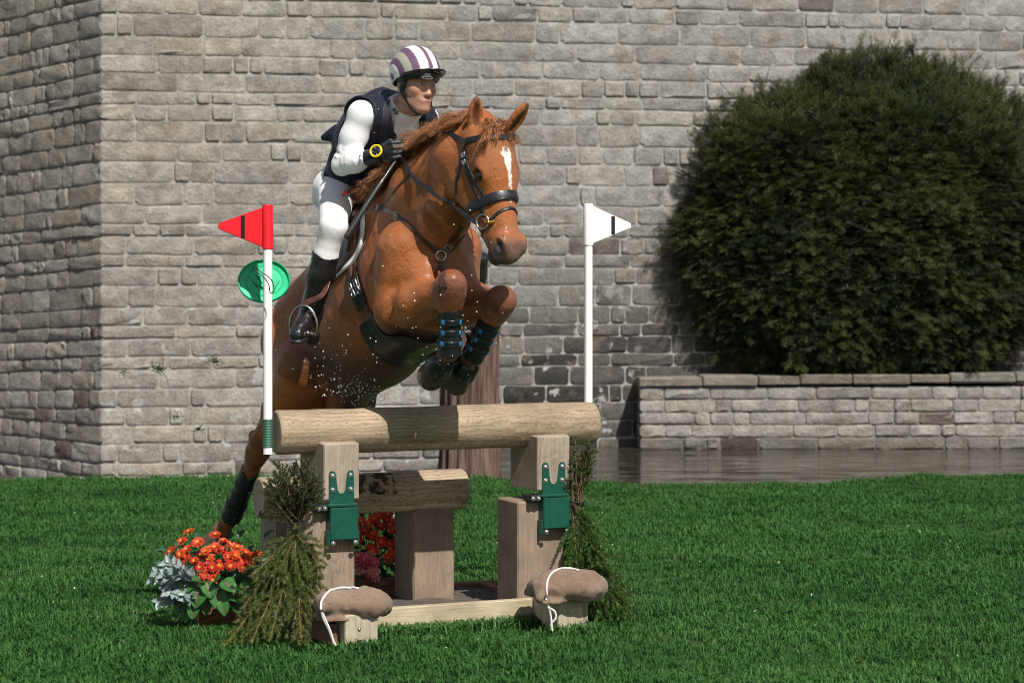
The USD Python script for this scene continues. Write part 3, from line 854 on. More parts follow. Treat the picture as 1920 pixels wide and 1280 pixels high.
new_look = wood('pale_timber', FA(.5, -.2, -.3), 'x', [(.375, .315, .21), (.385, .325, .22), (.395, .335, .228)], 22, 1.2, seed=7.7, knots=.35)
block_look = wood('pale_block', FA(.3, .2, 0), 'z', [(.36, .31, .22), (.39, .345, .25), (.41, .365, .265)], 40, 1.5, seed=8.3, knots=.6)
red_wood = wood('red_brown_timber', FA(.5, -.2, -.3), 'x', [(.12, .055, .032), (.16, .075, .045), (.20, .10, .06)], 18, 2.0, seed=9.1, knots=.5)
def log_mesh(a0, a1, b, z, r, seed, n=72, m=90):
    aa = np.r_[a0, a0 + .001, a0 + .004, a0 + .012, np.linspace(a0 + .03, a1 - .03, m), a1 - .012, a1 - .004, a1 - .001, a1]
    th = np.arange(n) * 2 * math.pi / n
    A, T = np.meshgrid(aa, th, indexing='ij')
    ed = np.minimum(A - a0, a1 - A)
    chamf = np.clip(1 - ed / .012, 0, 1) ** 2 * .010
    rr = r - chamf + .010 * (meshkit.fbm(np.stack([A * 2.2, np.cos(T) * 1.1, np.sin(T) * 1.1], -1), 3, seed) - .5) + .003 * (meshkit.noise(np.stack([A * 9, np.cos(T) * 4, np.sin(T) * 4], -1), seed + 2) - .5)
    P = FO + A[..., None] * fu + (b + rr * np.cos(T))[..., None] * fn + (z + rr * np.sin(T))[..., None] * np.array([0, 0, 1.])
    v = P.reshape(-1, 3); f = []
    I, J = np.meshgrid(np.arange(len(aa) - 1), np.arange(n), indexing='ij')
    q = np.stack([I * n + J, (I + 1) * n + J, (I + 1) * n + (J + 1) % n, I * n + (J + 1) % n], -1).reshape(-1, 4)
    f = np.vstack([q[:, [0, 1, 2]], q[:, [0, 2, 3]]])
    k = len(v)
    v = np.vstack([v, [FA(a0, b, z), FA(a1, b, z)]])
    e = (len(aa) - 1) * n
    f = np.vstack([f, [[k, j, (j + 1) % n] for j in range(n)], [[k + 1, e + (j + 1) % n, e + j] for j in range(n)]])
    return v, f[:, ::-1] if False else f
def outward(m):
    t = trimesh.Trimesh(*arr(m), process=False)
    if t.volume < 0: t.invert()
    return np.array(t.vertices), np.array(t.faces)
lg = obj('log', outward(log_mesh(0, 1.512, 0, .87, .095, 3)), top_look, fence, 40, label='upper log resting on the two front posts')
obj('log', outward(log_mesh(.06, 1.05, -.42, .552, .092, 8)), low_look, fence, 40, label='shorter lower log behind the front posts')
# a split of torn bark on the lower log
tear = look('torn_bark', {'g': ('geometry', {}), 'n': ('noise_texture', {'scale': 30, 'detail': 6}), 'r': ('rgb_ramp', {'ramp': [(.40, (.02, .012, .007)), (.5, (.09, .055, .03)), (.58, (.30, .22, .13))]}), 'b': ('bump', {'strength': 1, 'distance': .01}), 'p': ('principled_bsdf', {'roughness': .9})},
    [('g.position', 'n.vector'), ('n.fac', 'r.fac'), ('r.color', 'p.base_color'), ('n.fac', 'b.height'), ('b.normal', 'p.normal')])
na, nt = 40, 14
A, T = np.meshgrid(np.linspace(.44, .70, na), np.linspace(-.1, 1.25, nt), indexing='ij')
edge = np.minimum(1 - np.abs((A - .57) / .13), 1 - np.abs((T - .6) / .68)) + .5 * (meshkit.fbm(np.stack([A * 30, T * 5, 0 * A], -1), 4, 3) - .5)
rr = .092 + .004 * (meshkit.fbm(np.stack([A * 40, T * 7, 0 * A], -1), 3, 5)) + .0015
P = FO + A[..., None] * fu + (-.42 + rr * np.cos(T))[..., None] * fn + (.552 + rr * np.sin(T))[..., None] * np.array([0, 0, 1.])
q = [[i * nt + j, i * nt + j + 1, (i + 1) * nt + j + 1, (i + 1) * nt + j] for i in range(na - 1) for j in range(nt - 1) if edge[i:i + 2, j:j + 2].mean() > .13]
obj('torn_bark', (P.reshape(-1, 3), np.array(q)), tear, fence, True)
steel = plain('green_painted_steel', (.004, .060, .040), .42, vary=.18, scale=25, bump=.15, bscale=300, bdist=.001, spec=.4)
zinc = plain('zinc_bolt', (.55, .56, .56), .32, 1.0, vary=.25, scale=120)
black_steel = plain('dark_hinge_steel', (.012, .014, .014), .5, vary=.3)
def upper_block(ac, name_label):
    w = .094
    v, f = box((-w, -.135, 0), (w, .10, .25), .005)
    v = v.copy()
    top = v[:, 2] > .2
    v[top & (v[:, 1] < -.1), 2] -= .010                        # top slopes to the front
    v[top & (v[:, 1] > .05), 2] += .012
    lf = (v[:, 0] < -w + .02) & (v[:, 1] < -.1)
    v[lf, 0] += .028                                            # chamfered front left edge
    v = v @ FR.T + FA(ac, 0, .588)
    pb = obj('upper_block', (v, f), post_look2, fence, False)
    return pb
def bolt(parent, c, nrm, r=.0085, name='bolt'):
    m = trimesh.creation.cylinder(r, .006, sections=10)
    d = trimesh.creation.icosphere(1, r * .72); d.apply_scale([1, 1, .6]); d.apply_translation([0, 0, .003])
    h = trimesh.creation.cylinder(r * 1.35, .002, sections=12); h.apply_translation([0, 0, -.002])
    v, f = cat_mesh([m, d, h])
    B = basis(np.cross(nrm, [0, 0, 1.]) if abs(nrm[2]) < .9 else [1, 0, 0], nrm)
    return obj(name, (v @ B.T + c, f), zinc, parent, 35)
def lower_post(a0, a1, b0, b1, h, lk, cham=.02, nm='post'):
    v, f = box((a0, -b1, -.05), (a1, -b0, h), .008)
    v = v.copy()
    v = v @ FR.T + FO
    obj(nm, (v, f), lk, fence, False)
for ac, dz in ((.2406, 0), (1.238, .006)):
    upper_block(ac, '')
    lower_post(ac - .148, ac + .085, -.125, .105, .540, post_look)
    bk = UsdGeom.Xform.Define(stage, numbered(str(fence.GetPath()), 'bracket')).GetPrim()
    # forked plate on the block
    pl = sg.Polygon([(-.056, 0), (.056, 0), (.056, .125), (.050, .137), (.034, .137), (.026, .125), (.018, .055), (.008, .042), (-.008, .042), (-.018, .055), (-.026, .125), (-.034, .137), (-.050, .137), (-.056, .125)])
    m = trimesh.creation.extrude_polygon(pl, .006, engine='earcut')
    B = np.stack([fu, [0, 0, 1.], fn], 1)
    ctr = FA(ac + .012, .1365, .575)
    obj('fork_plate', (np.array(m.vertices) @ B.T + ctr, m.faces), steel, bk, 30)
    for sx in (-1, 1):
        for sz in (.058, .118):
            bolt(bk, ctr + fu * sx * .041 + np.array([0, 0, sz]) + fn * .009, fn, .0085)
    obj('lip', fbox(ac - .056, ac + .078, .10, .160, .560, .574, .003), steel, bk)
    obj('gusset', fbox(ac - .105, ac - .050, .06, .15, .545, .570, .003), black_steel, bk)
    for k in range(2):
        bolt(bk, FA(ac - .092 + k * .026, .152, .556), fn, .0075)
    obj('box', fbox(ac - .045, ac + .082, .100, .158, .420, .558, .004), steel, bk)
    for sx in (-.05, .05):
        obj('ear', fbox(ac + .0185 + sx * 1.3 - .006, ac + .0185 + sx * 1.3 + .006, .105, .150, .395, .46, .003), steel, bk)
        bolt(bk, FA(ac + .0185 + sx, .160, .408), fn, .008)
lower_post(.882 - .10, .882 + .105, -.62, -.375, .492, post_look, nm='rear_post')
lower_post(.13, .31, -.62, -.375, .48, post_look, nm='rear_post')
obj('front_board', fbox(.285, 1.19, .125, .172, .0, .118, .003), new_look, fence)
obj('front_board', fbox(.10, .13 - .005, .13, .45, .0, .115, .003), red_wood, fence)
obj('rear_board', fbox(.16, 1.30, -.67, -.625, .0, .085, .003), red_wood, fence)
for a_ in (.13, 1.22):
    obj('side_beam', fbox(a_, a_ + .05, -.622, -.13, .0, .08, .003), red_wood, fence)
for ac, bf in ((.212, .497), (1.205, .434)):
    fb = obj('foot_block', fbox(ac - .072, ac + .072, .178, bf, -.03, .155, .004), block_look, fence)
    for dx_, dz_ in ((-.01, .095), (.04, .045)):
        bolt(fb, FA(ac + dx_, bf + .001, dz_), fn, .006, 'screw_head')
sand = plain('damp_sand', (.10, .085, .07), .95, vary=.4, scale=40, bump=1, bscale=90, bdist=.02)
A, Bq = np.meshgrid(np.linspace(.14, 1.30, 70), np.linspace(-.62, .124, 40), indexing='ij')
zz = .045 + .05 * meshkit.fbm(np.stack([A * 7, Bq * 7, 0 * A], -1), 4, 2) * 1.1
I, J = np.meshgrid(np.arange(69), np.arange(39), indexing='ij')
zz[:, :] -= .012
Pq = FO + A[..., None] * fu + Bq[..., None] * fn + zz[..., None] * np.array([0, 0, 1.])
obj('sand_bed', (Pq.reshape(-1, 3), np.stack([I * 40 + J, I * 40 + J + 1, (I + 1) * 40 + J + 1, (I + 1) * 40 + J], -1).reshape(-1, 4)), sand, smooth=True, kind='structure')

# --- sandbags
hess = look('hessian_sacking', {'g': ('geometry', {}),
    'a': ('math', {'math_type': 'add'}), 'nw': ('noise_texture', {'scale': 210, 'detail': 3, 'roughness': .7}), 'n': ('noise_texture', {'scale': 9, 'detail': 5}), 'r': ('rgb_ramp', {'ramp': [(.3, (.165, .108, .074)), (.7, (.265, .188, .135))]}), 'mr': ('map_range', {'from_min': .6, 'from_max': 1.4, 'to_min': .6, 'to_max': 1.35}), 'cx': ('combine_xyz', {}), 'mx': ('mix', {'mix_type': 'multiply', 'fac': 1}),
    'b': ('bump', {'strength': .8, 'distance': .004}), 'p': ('principled_bsdf', {'roughness': .95, 'specular_ior_level': .15, 'sheen_weight': .15})},
    [('g.position', 'nw.vector'), ('nw.fac', 'a.value1'), ('nw.fac', 'a.value2'), ('g.position', 'n.vector'), ('n.fac', 'r.fac'), ('a.value', 'mr.value'), ('mr.result', 'cx.x'), ('mr.result', 'cx.y'), ('mr.result', 'cx.z'),
     ('r.color', 'mx.color1'), ('cx.vector', 'mx.color2'), ('mx.color', 'p.base_color'), ('a.value', 'b.height'), ('b.normal', 'p.normal')])
rope_look = plain('white_rope', (.62, .61, .58), .8, vary=.15, scale=200)
def rope(path, r=.0045):
    path = np.asarray(path)
    s = np.r_[0, np.cumsum(np.linalg.norm(np.diff(path, axis=0), axis=1))]
    n = max(12, int(s[-1] / .004))
    p = np.stack([np.interp(np.linspace(0, s[-1], n), s, path[:, k]) for k in range(3)], 1)
    t, a, b = frames(p)
    out = []
    ph = np.linspace(0, s[-1] / .022 * 2 * math.pi, n)
    for k in range(3):
        q = p + r * .55 * (np.cos(ph + k * 2.094)[:, None] * a + np.sin(ph + k * 2.094)[:, None] * b)
        out.append(tube(q, r * .62, 6))
    return cat_mesh(out)
def sandbag(c, ax, L, Wd, H, seed, label, rope_px, Yr):
    F_ = Field(c - .26, c + .26, .005)
    side = np.cross([0, 0, 1.], ax)
    up = np.array([0, 0, 1.])
    axs = np.stack([ax, side, up])
    F_.ell(c + ax * .015, axs, (L * .46, Wd * .5, H * .52), .04)
    F_.ell(c + ax * L * .28 - up * .012, axs, (L * .23, Wd * .38, H * .36), .05)
    F_.ell(c - ax * L * .30 + up * .0, axs, (L * .22, Wd * .45, H * .40), .04)
    # gathered neck with folds at the left end
    rg = np.random.default_rng(seed)
    for k in range(6):
        a = c - ax * L * .36 + side * (-.075 + .03 * k) * Wd / .2 + up * rg.uniform(-.02, .015)
        F_.cone(a, a - ax * .030 + up * rg.uniform(-.040, -.01) - side * .012, .022, .016, .014)
    F_.ell(c - ax * L * .24 - up * H * .42 - side * .05, axs, (.075, .06, .024), .02)
    F_.plane(c - up * H * .46, -up)
    F_.wobble(.007, 16, seed); F_.wobble(.0035, 45, seed + 1)
    t = thing('sandbag', label, 'sandbag', c - up * H * .4)
    obj('sack', F_.mesh(1), hess, t, True)
    pl = F_.drape(spline([(*p, 0) for p in rope_px[0]], 30)[:, :2], .004)
    obj('rope', rope(pl), rope_look, t, True)
    for tail in rope_px[1:]:
        pts = np.array([W(x, y, Yr + .004 * k) for k, (x, y) in enumerate(tail)])
        obj('rope', rope(spline(pts, 24)), rope_look, t, True)
    return F_
sax = unit([.97, .22, 0])
sandbag(W(661, 1130, 9.16), sax, .30, .22, .128, 5, 'brown sacking sandbag tied with white rope on the left foot block', [[(672, 1104), (640, 1101), (617, 1110), (604, 1128), (602, 1142)], [(602, 1140), (606, 1158), (616, 1178), (622, 1195), (630, 1210)], [(603, 1145), (612, 1165), (620, 1185), (626, 1206)]], 9.03)
sandbag(W(1063, 1097, 9.56), unit([.96, .28, 0]), .335, .23, .135, 6, 'brown sacking sandbag tied with white rope on the right foot block', [[(1085, 1070), (1058, 1066), (1034, 1076), (1025, 1098), (1024, 1125)], [(1024, 1122), (1030, 1142), (1033, 1158), (1035, 1184)], [(1027, 1138), (1040, 1146), (1041, 1160), (1033, 1168), (1036, 1182)]], 9.44)

# --- flags
BAND = plain('black_tape', (.006, .006, .008), .5)
def flag(px, y_top, y_bot, Y, side, color, label, tip_px, group=None, clip=None, pole_bot=None):
    mpx = Y / FPX
    c = W(px, y_top, Y)
    fl_look = plain(label.split()[0] + '_flag_plastic', color, .38, vary=.06, scale=20, coat=.15, spec=.5)
    white_pl = plain(label.split()[0] + '_pole_plastic', (.80, .80, .79), .4, vary=.05, scale=14)
    ex = np.array([1., .12 * side, 0]); ex = unit(ex); up = np.array([0, 0, 1.]); nz = np.cross(ex, up)
    h = (y_bot - y_top) * mpx
    tip = (tip_px[0] - px) * mpx; tz = -(tip_px[1] - y_top) * mpx
    t = thing('flag_pole', label, 'flag', W(px, pole_bot, Y))
    pole = [W(px, pole_bot, Y), W(px + (1 if side < 0 else -1) * .0, y_top + 12, Y)]
    obj('pole', tube(np.linspace(pole[0], pole[1], 6), .0195, 20), white_pl, t, 40)
    s = 1 if tip > 0 else -1
    r = .0235
    slv = [(0, r)]
    n = 20
    a = np.arange(n) * 2 * math.pi / n
    zz = [-h, -h + .003, -.003, 0]
    rr = [r * .94, r, r, r * .94]
    prof = np.stack([np.stack([c + up * z + q * (np.cos(a_) * ex + np.sin(a_) * nz) for a_ in a]) for z, q in zip(zz, rr)])
    v = prof.reshape(-1, 3); f = []
    for k in range(3):
        for j in range(n):
            p, q_ = k * n + j, k * n + (j + 1) % n
            f += [[p, q_, q_ + n], [p, q_ + n, p + n]]
    k = len(v); v = np.vstack([v, [c + up * zz[0], c]])
    f += [[k, (j + 1) % n, j] for j in range(n)] + [[k + 1, 3 * n + j, 3 * n + (j + 1) % n] for j in range(n)]
    obj('sleeve', outward((v, np.array(f))), fl_look, t, 40)
    x0 = s * (r - .006)
    tri = sg.Polygon([(x0, -.010 if abs(tip) else 0), (x0, -h + .006), (tip * .985, tz - .012), (tip, tz), (tip * .985, tz + .012)]).buffer(.004).buffer(-.004)
    m = trimesh.creation.extrude_polygon(tri.buffer(-.003), .018, engine='earcut'); m.apply_translation([0, 0, -.009])
    m2 = trimesh.creation.extrude_polygon(tri, .012, engine='earcut'); m2.apply_translation([0, 0, -.006])
    B = np.stack([ex, up, np.cross(ex, up)], 1)
    v, f = cat_mesh([m, m2])
    obj('flag', (v @ B.T + c, f), fl_look, t, 30)
    # black band across
    xb = tip * (.49 if tip < 0 else .575); wb = .0085
    yt = np.interp(xb / tip, [0, 1], [-.010, tz + .008]); yb = np.interp(xb / tip, [0, 1], [-h + .006, tz - .008])
    for sgn in (1, -1):
        v, f = box((xb - wb, yb, sgn * .0095 - .0008), (xb + wb, yt, sgn * .0095 + .0008))
        obj('black_band', (v @ B.T + c, f), BAND, t)
    if clip:
        g = plain('green_clip', (.04, .12, .075), .45, vary=.1)
        z = np.linspace(clip[1], clip[0], 44)
        obj('clip', tube(np.array([W(px, y_, Y) for y_ in z]), .0215 + .0016 * np.sin(np.arange(44) * math.pi / 2), 20), g, t, True)
    return t
flag(502, 384, 467, 9.40, -1, (.78, .012, .022), 'red triangular flag with a black stripe on a white pole at the left log end', (407, 424), clip=(785, 838), pole_bot=851)
flag(1103, 382, 460, 10.16, 1, (.82, .82, .81), 'white triangular flag with a black stripe on a white pole behind the right log end', (1184, 423), pole_bot=815)
# --- green disc behind the left pole
dc = W(495, 527, 9.55)
gd = thing('green_disc', 'round green plastic lid with black wire clip hanging behind the left flag pole', 'plastic lid', dc)
gpl = plain('green_plastic', (.0, .42, .19), .42, vary=.08, scale=30)
zn = unit([.05, -.93, .30]); xn = unit(np.cross([0, 0, 1.], -zn)); yn = np.cross(zn, xn); DB = np.stack([xn, yn, zn], 1)
rx, ry = .112, .096
def lathe2(prof, n=56):
    a = np.arange(n) * 2 * math.pi / n
    v = np.vstack([np.stack([rx * r * np.cos(a), ry * r * np.sin(a), 0 * a + z], 1) for r, z in prof] + [[[0, 0, prof[-1][1]]]])
    f = []
    for k in range(len(prof) - 1):
        for j in range(n):
            p, q = k * n + j, k * n + (j + 1) % n
            f += [[p, q, q + n], [p, q + n, p + n]]
    e = (len(prof) - 1) * n
    f += [[e + j, e + (j + 1) % n, len(v) - 1] for j in range(n)]
    return v, np.array(f)
v, f = lathe2([(.2, -.012), (.98, -.012), (1.0, -.008), (1.0, .010), (.985, .012), (.955, .010), (.95, -.002), (.72, -.004), (.70, -.006), (.68, -.004), (.3, -.003)])
obj('lid', (v @ DB.T + dc, f), gpl, gd, 35)
m = trimesh.creation.box([.085, .06, .012]); m.apply_transform(trimesh.transformations.rotation_matrix(-.5, [0, 0, 1])); m.apply_translation([-.015, .005, .004])
obj('rib', (np.array(m.vertices) @ DB.T + dc, m.faces), gpl, gd)
wl = plain('black_wire', (.008, .008, .010), .4)
for px_ in ([(472, 508), (478, 499), (486, 507), (505, 520), (513, 536), (512, 548), (507, 549), (505, 538), (498, 524), (480, 508), (472, 508)], [(466, 518), (484, 540)], [(480, 516), (492, 532)]):
    obj('wire_clip', tube(spline([W(x, y, 9.30 if i == 0 else 9.5) for i, (x, y) in [(0 if len(px_) > 3 else 1, p) for p in px_]], 40 if len(px_) > 3 else 6), .0022, 6), wl, gd, True)
# ================================================================ spruce bundles, flower boxes, small things
rp = np.random.default_rng(51)
stem_look = plain('spruce_twig', (.22, .115, .045), .75, vary=.3, scale=60)
needle_look = look('spruce_needles', {'oi': ('geometry', {}), 'at': ('attribute', {'attribute': 'tint'}), 'p': ('principled_bsdf', {'roughness': .45, 'specular_ior_level': .4}), 't': ('translucent_bsdf', {}), 'm': ('mix_closure', {'fac': .25})},
    [('at.color', 'p.base_color'), ('at.color', 't.color'), ('p.BSDF', 'm.closure1'), ('t.BSDF', 'm.closure2')], 'm.closure')
def spruce_branch(root, pts, rg, width=.10, nl=.016, base=(.028, .050, .018), tip=(.075, .105, .028), dens=420, stem_r=.004, parent=None, twig_dark=False):
    """a feathered branch: stem along pts, side twigs in a plane, needles on all"""
    pts = spline(pts, 22)
    L = np.linalg.norm(np.diff(pts, axis=0), axis=1).sum()
    t, a, b = frames(pts, up=np.array([rg.normal(0, .3), -1, .2]))
    tw = [(pts, stem_r)]
    nt = max(4, int(L / .030))
    for i in range(nt):
        u = .14 + .80 * (i + rg.uniform(0, .6)) / nt
        k = u * (len(pts) - 1); k0 = int(k); p = pts[k0] + (pts[min(k0 + 1, 21)] - pts[k0]) * (k - k0)
        s = 1 if i % 2 else -1
        d = unit(t[k0] * .85 + b[k0] * s * .75 + a[k0] * rg.normal(0, .22))
        ln = width * (1.1 - .65 * u) * rg.uniform(.7, 1.25)
        q = spline([p, p + d * ln * .55, p + (d + np.array([0, 0, -.25]) * .3 + t[k0] * .25) * ln], 7)
        tw.append((q, stem_r * .45))
    stem = cat_mesh([tube(q, np.linspace(r, r * .45, len(q)), 5) for q, r in tw])
    V, C = [], []
    for q, r in tw:
        ln = np.linalg.norm(np.diff(q, axis=0), axis=1).sum()
        n = int(ln * dens * 3.6)
        if n < 2: continue
        u = (np.arange(n) + rg.random(n)) / n * (len(q) - 1)
        k0 = np.minimum(u.astype(int), len(q) - 2); fr = (u - k0)[:, None]
        p = q[k0] * (1 - fr) + q[k0 + 1] * fr
        d = q[k0 + 1] - q[k0]; d /= np.linalg.norm(d, axis=1, keepdims=True)
        rnd = rg.normal(size=(n, 3)); rnd -= d * (rnd * d).sum(1, keepdims=True); rnd /= np.linalg.norm(rnd, axis=1, keepdims=True)
        nd = d * .75 + rnd * .8; nd /= np.linalg.norm(nd, axis=1, keepdims=True)
        w = np.cross(nd, rg.normal(size=(n, 3))); w /= np.linalg.norm(w, axis=1, keepdims=True)
        le = nl * rg.uniform(.7, 1.25, (n, 1))
        V.append(np.stack([p - w * .0014, p + w * .0014, p + nd * le], 1).reshape(-1, 3))
        g = np.clip((u / (len(q) - 1))[:, None] ** 1.5 * .8 + rg.normal(0, .18, (n, 1)), 0, 1)
        c = np.array(base) * (1 - g) + np.array(tip) * g
        c = c * rg.uniform(.7, 1.3, (n, 1))
        C.append(np.repeat(c, 3, 0))
    V = np.vstack(V); C = np.vstack(C)
    br = obj('branch', stem, stem_look, root, True)
    obj('needles', (V, np.arange(len(V)).reshape(-1, 3)), needle_look, br, False, C)
tie_look = plain('black_tie', (.01, .01, .01), .6)
b1 = thing('spruce_bundle', 'spruce branches bundled upside down on the left post, skirt spreading over the grass', 'spruce bundle', W(545, 1225, 9.05))
tie = W(553, 985, 9.25)
for k in range(15):
    a = -2.3 + 4.6 * k / 14
    tx, ty = 553 + 52 * math.sin(a * .55) + rp.normal(0, 8), 985 - (62 + 62 * math.cos(a * .55) * rp.uniform(.7, 1.05))
    Yt = 9.25 + rp.uniform(-.09, .10)
    spruce_branch(b1, [tie + rp.normal(0, .012, 3), W((553 + tx) / 2 + rp.normal(0, 5), (985 + ty) / 2, (9.25 + Yt) / 2 - .03), W(tx, ty, Yt)], rp, .075, .015, (.020, .036, .016), (.050, .066, .024), 560, .003)
skirt = [(470, 1205), (415, 1225), (455, 1218), (505, 1228), (540, 1222), (565, 1200), (585, 1120), (598, 1075), (600, 1040), (530, 1150), (490, 1110), (470, 1080), (500, 1170), (555, 1160), (575, 1175), (520, 1200), (545, 1100), (480, 1165), (455, 1140), (588, 1160), (510, 1080), (560, 1225), (598, 1110), (530, 1060), (565, 1120)]
for k, (tx, ty) in enumerate(skirt):
    ln = (ty - 985) / 240
    Yt = 9.22 - .16 * ln + rp.uniform(-.06, .10)
    zmin = .02
    e = W(tx, ty, Yt)
    e[2] = max(e[2], zmin + rp.uniform(0, .03))
    m_ = W(553 + (tx - 553) * .36 + rp.normal(0, 5), 985 + (ty - 985) * .45, 9.24 - .04 * ln + rp.uniform(-.05, .05))
    spruce_branch(b1, [tie + rp.normal(0, .016, 3), m_, e], rp, .095, .017, (.050, .088, .020), (.140, .170, .042), 470, .0038)
for dz in (0, .012, -.012):
    a = np.arange(25) * 2 * math.pi / 24
    obj('tie', tube(np.stack([tie[0] + .040 * np.cos(a), tie[1] + .05 * np.sin(a), tie[2] + dz + .004 * np.sin(3 * a)], 1), .0025, 6), tie_look, b1, True)
b2 = thing('spruce_bundle', 'spruce branches bundled behind the right post beside the right sandbag', 'spruce bundle', W(1110, 1165, 9.75))
tie = W(1082, 940, 9.86)
for k in range(10):
    tx, ty = 1086 + rp.uniform(-22, 30), 940 - rp.uniform(40, 125)
    Yt = 9.88 + rp.uniform(-.06, .08)
    spruce_branch(b2, [tie + rp.normal(0, .01, 3), W((1082 + tx) / 2, (940 + ty) / 2, 9.86), W(tx, ty, Yt)], rp, .055, .015, (.022, .045, .014), (.07, .095, .02), 460, .003)
for k in range(9):
    q = tie + np.array([rp.uniform(-.03, .03), rp.uniform(-.03, .03), 0])
    obj('bare_stem', tube(spline([q + [0, 0, -.10], q, q + [rp.normal(0, .012), 0, .13]], 8), .0065, 6), plain(f'dark_stem_{k}', (.07, .04, .03), .85), b2, True)
for k, (tx, ty) in enumerate([(1185, 1150), (1170, 1165), (1150, 1120), (1190, 1120), (1120, 1165), (1100, 1080), (1135, 1160), (1160, 1090), (1125, 1060), (1090, 1050), (1110, 1120), (1178, 1170), (1140, 1050), (1105, 1160), (1145, 1165), (1120, 1100), (1130, 1140), (1165, 1140), (1095, 1120), (1115, 1030), (1188, 1160)]):
    ln = (ty - 940) / 220
    Yt = 9.84 - .14 * ln + rp.uniform(-.05, .10)
    e = W(tx, ty, Yt); e[2] = max(e[2], .02 + rp.uniform(0, .04))
    spruce_branch(b2, [tie + rp.normal(0, .014, 3), W(1082 + (tx - 1082) * .22 + rp.normal(0, 5), 940 + (ty - 940) * .5, 9.85 + rp.uniform(-.04, .04)), e], rp, .10, .017, (.028, .075, .014), (.070, .155, .024), 520, .0032)
obj('tie', tube(np.stack([tie[0] + .034 * np.cos(np.arange(25) * .2618), tie[1] + .034 * np.sin(np.arange(25) * .2618), tie[2] + 0 * np.arange(25)], 1), .004, 6), tie_look, b2, True)

petal_look = plain('petal', (1, 1, 1), .5, vary=.10, scale=90, tint=True, spec=.3)
leaf_look = look('leaf', {'at': ('attribute', {'attribute': 'tint'}), 'g': ('geometry', {}), 'n': ('noise_texture', {'scale': 60, 'detail': 3}), 'b': ('bump', {'strength': .4, 'distance': .004}), 'p': ('principled_bsdf', {'roughness': .42, 'specular_ior_level': .45}), 't': ('translucent_bsdf', {}), 'm': ('mix_closure', {'fac': .2})},
    [('at.color', 'p.base_color'), ('at.color', 't.color'), ('g.position', 'n.vector'), ('n.fac', 'b.height'), ('b.normal', 'p.normal'), ('p.BSDF', 'm.closure1'), ('t.BSDF', 'm.closure2')], 'm.closure')
def bloom(c, nrm, r, rg, outer, inner, heart, rows=((14, 1.0, .15), (11, .78, .55), (8, .5, 1.0))):
    nrm = unit(nrm); x = unit(np.cross(nrm, rg.normal(size=3))); y = np.cross(nrm, x)
    V, F, C = [], [], []
    for n, sc, lift in rows:
        off = rg.uniform(0, 6)
        for k in range(n):
            a = off + k * 2 * math.pi / n + rg.normal(0, .1)
            d = math.cos(a) * x + math.sin(a) * y; s = np.cross(nrm, d)
            ln = r * sc * rg.uniform(.85, 1.12); w = r * .20
            up = nrm * ln * lift * rg.uniform(.6, 1.2)
            i = len(V)
            V += [c + d * ln * .12, c + d * ln * .62 + up * .55 + s * w, c + d * ln + up * .62 - nrm * ln * .10, c + d * ln * .62 + up * .55 - s * w, c + d * ln * .60 + up * .50 - nrm * .002]
            F += [[i, i + 4, i + 1], [i, i + 3, i + 4], [i + 4, i + 2, i + 1], [i + 4, i + 3, i + 2]]
            g = rg.uniform(.75, 1.2)
            C += [np.array(heart) * g, np.array(outer) * g, np.array(inner) * g, np.array(outer) * g, np.array(outer) * g * .8]
    return np.array(V), np.array(F), np.array(C)
def oval_leaf(c, d, nrm, L, w, rg, green, vein, spots=None, curl=.2, nu=7, nv=5):
    d = unit(d); nrm = unit(nrm - d * (nrm @ d)); s = np.cross(nrm, d)
    V, C = [], []
    for i in range(nu):
        u = i / (nu - 1)
        hw = w * .5 * (math.sin(math.pi * u ** .75) ** .8 if 0 < u < 1 else .02)
        for j in range(nv):
            t = j / (nv - 1) * 2 - 1
            V.append(c + d * L * u + s * hw * t + nrm * (-curl * L * u * u + abs(t) * hw * .35 - .004 * (abs(t) < .2)))
            m = math.exp(-(abs(t) / .25) ** 2) * (1 - u * .4)
            col = np.array(green) * rg.uniform(.85, 1.15)
            col = col * (1 - m) + np.array(vein) * m
            if spots is not None:
                edge_ = (abs(t) > .8 or u < .05 or u > .93)
                col = np.array(green) * .55 if edge_ else col
            C.append(col)
    F = []
    for i in range(nu - 1):
        for j in range(nv - 1):
            p = i * nv + j
            F += [[p, p + nv, p + nv + 1], [p, p + nv + 1, p + 1]]
    return np.array(V), np.array(F), np.array(C)
box_look = wood('planter_wood', FA(0, 0, -.2), 'x', [(.12, .050, .026), (.17, .075, .040), (.21, .10, .055)], 16, 2.5, seed=4.4, knots=.4)
def planter(c, label, w=.22, dpt=.16, h=.10, yaw=.25):
    t = thing('flower_box', label, 'flower box', c)
    R_ = np.array([[math.cos(yaw), -math.sin(yaw), 0], [math.sin(yaw), math.cos(yaw), 0], [0, 0, 1]])
    for nm, lo, hi in (('front_plank', (-w / 2, -dpt / 2, 0), (w / 2, -dpt / 2 + .018, h)), ('rear_plank', (-w / 2, dpt / 2 - .018, 0), (w / 2, dpt / 2, h)), ('end_plank', (-w / 2 + .001, -dpt / 2 + .019, .001), (-w / 2 + .018, dpt / 2 - .019, h - .002)), ('end_plank', (w / 2 - .018, -dpt / 2 + .019, .001), (w / 2 - .001, dpt / 2 - .019, h - .002))):
        v, f = box(lo, hi, .002)
        obj(nm, (v @ R_.T + c, f), box_look, t)
    v, f = box((-w / 2 + .019, -dpt / 2 + .019, .01), (w / 2 - .019, dpt / 2 - .019, h - .02))
    obj('compost', (v @ R_.T + c, f), terr_soil, t)
    return t
pc = np.array([W(412, 1180, 9.66)[0], 9.74, 0.])
planter(pc, 'wooden box of orange flowers, silver and green leaves left of the fence')
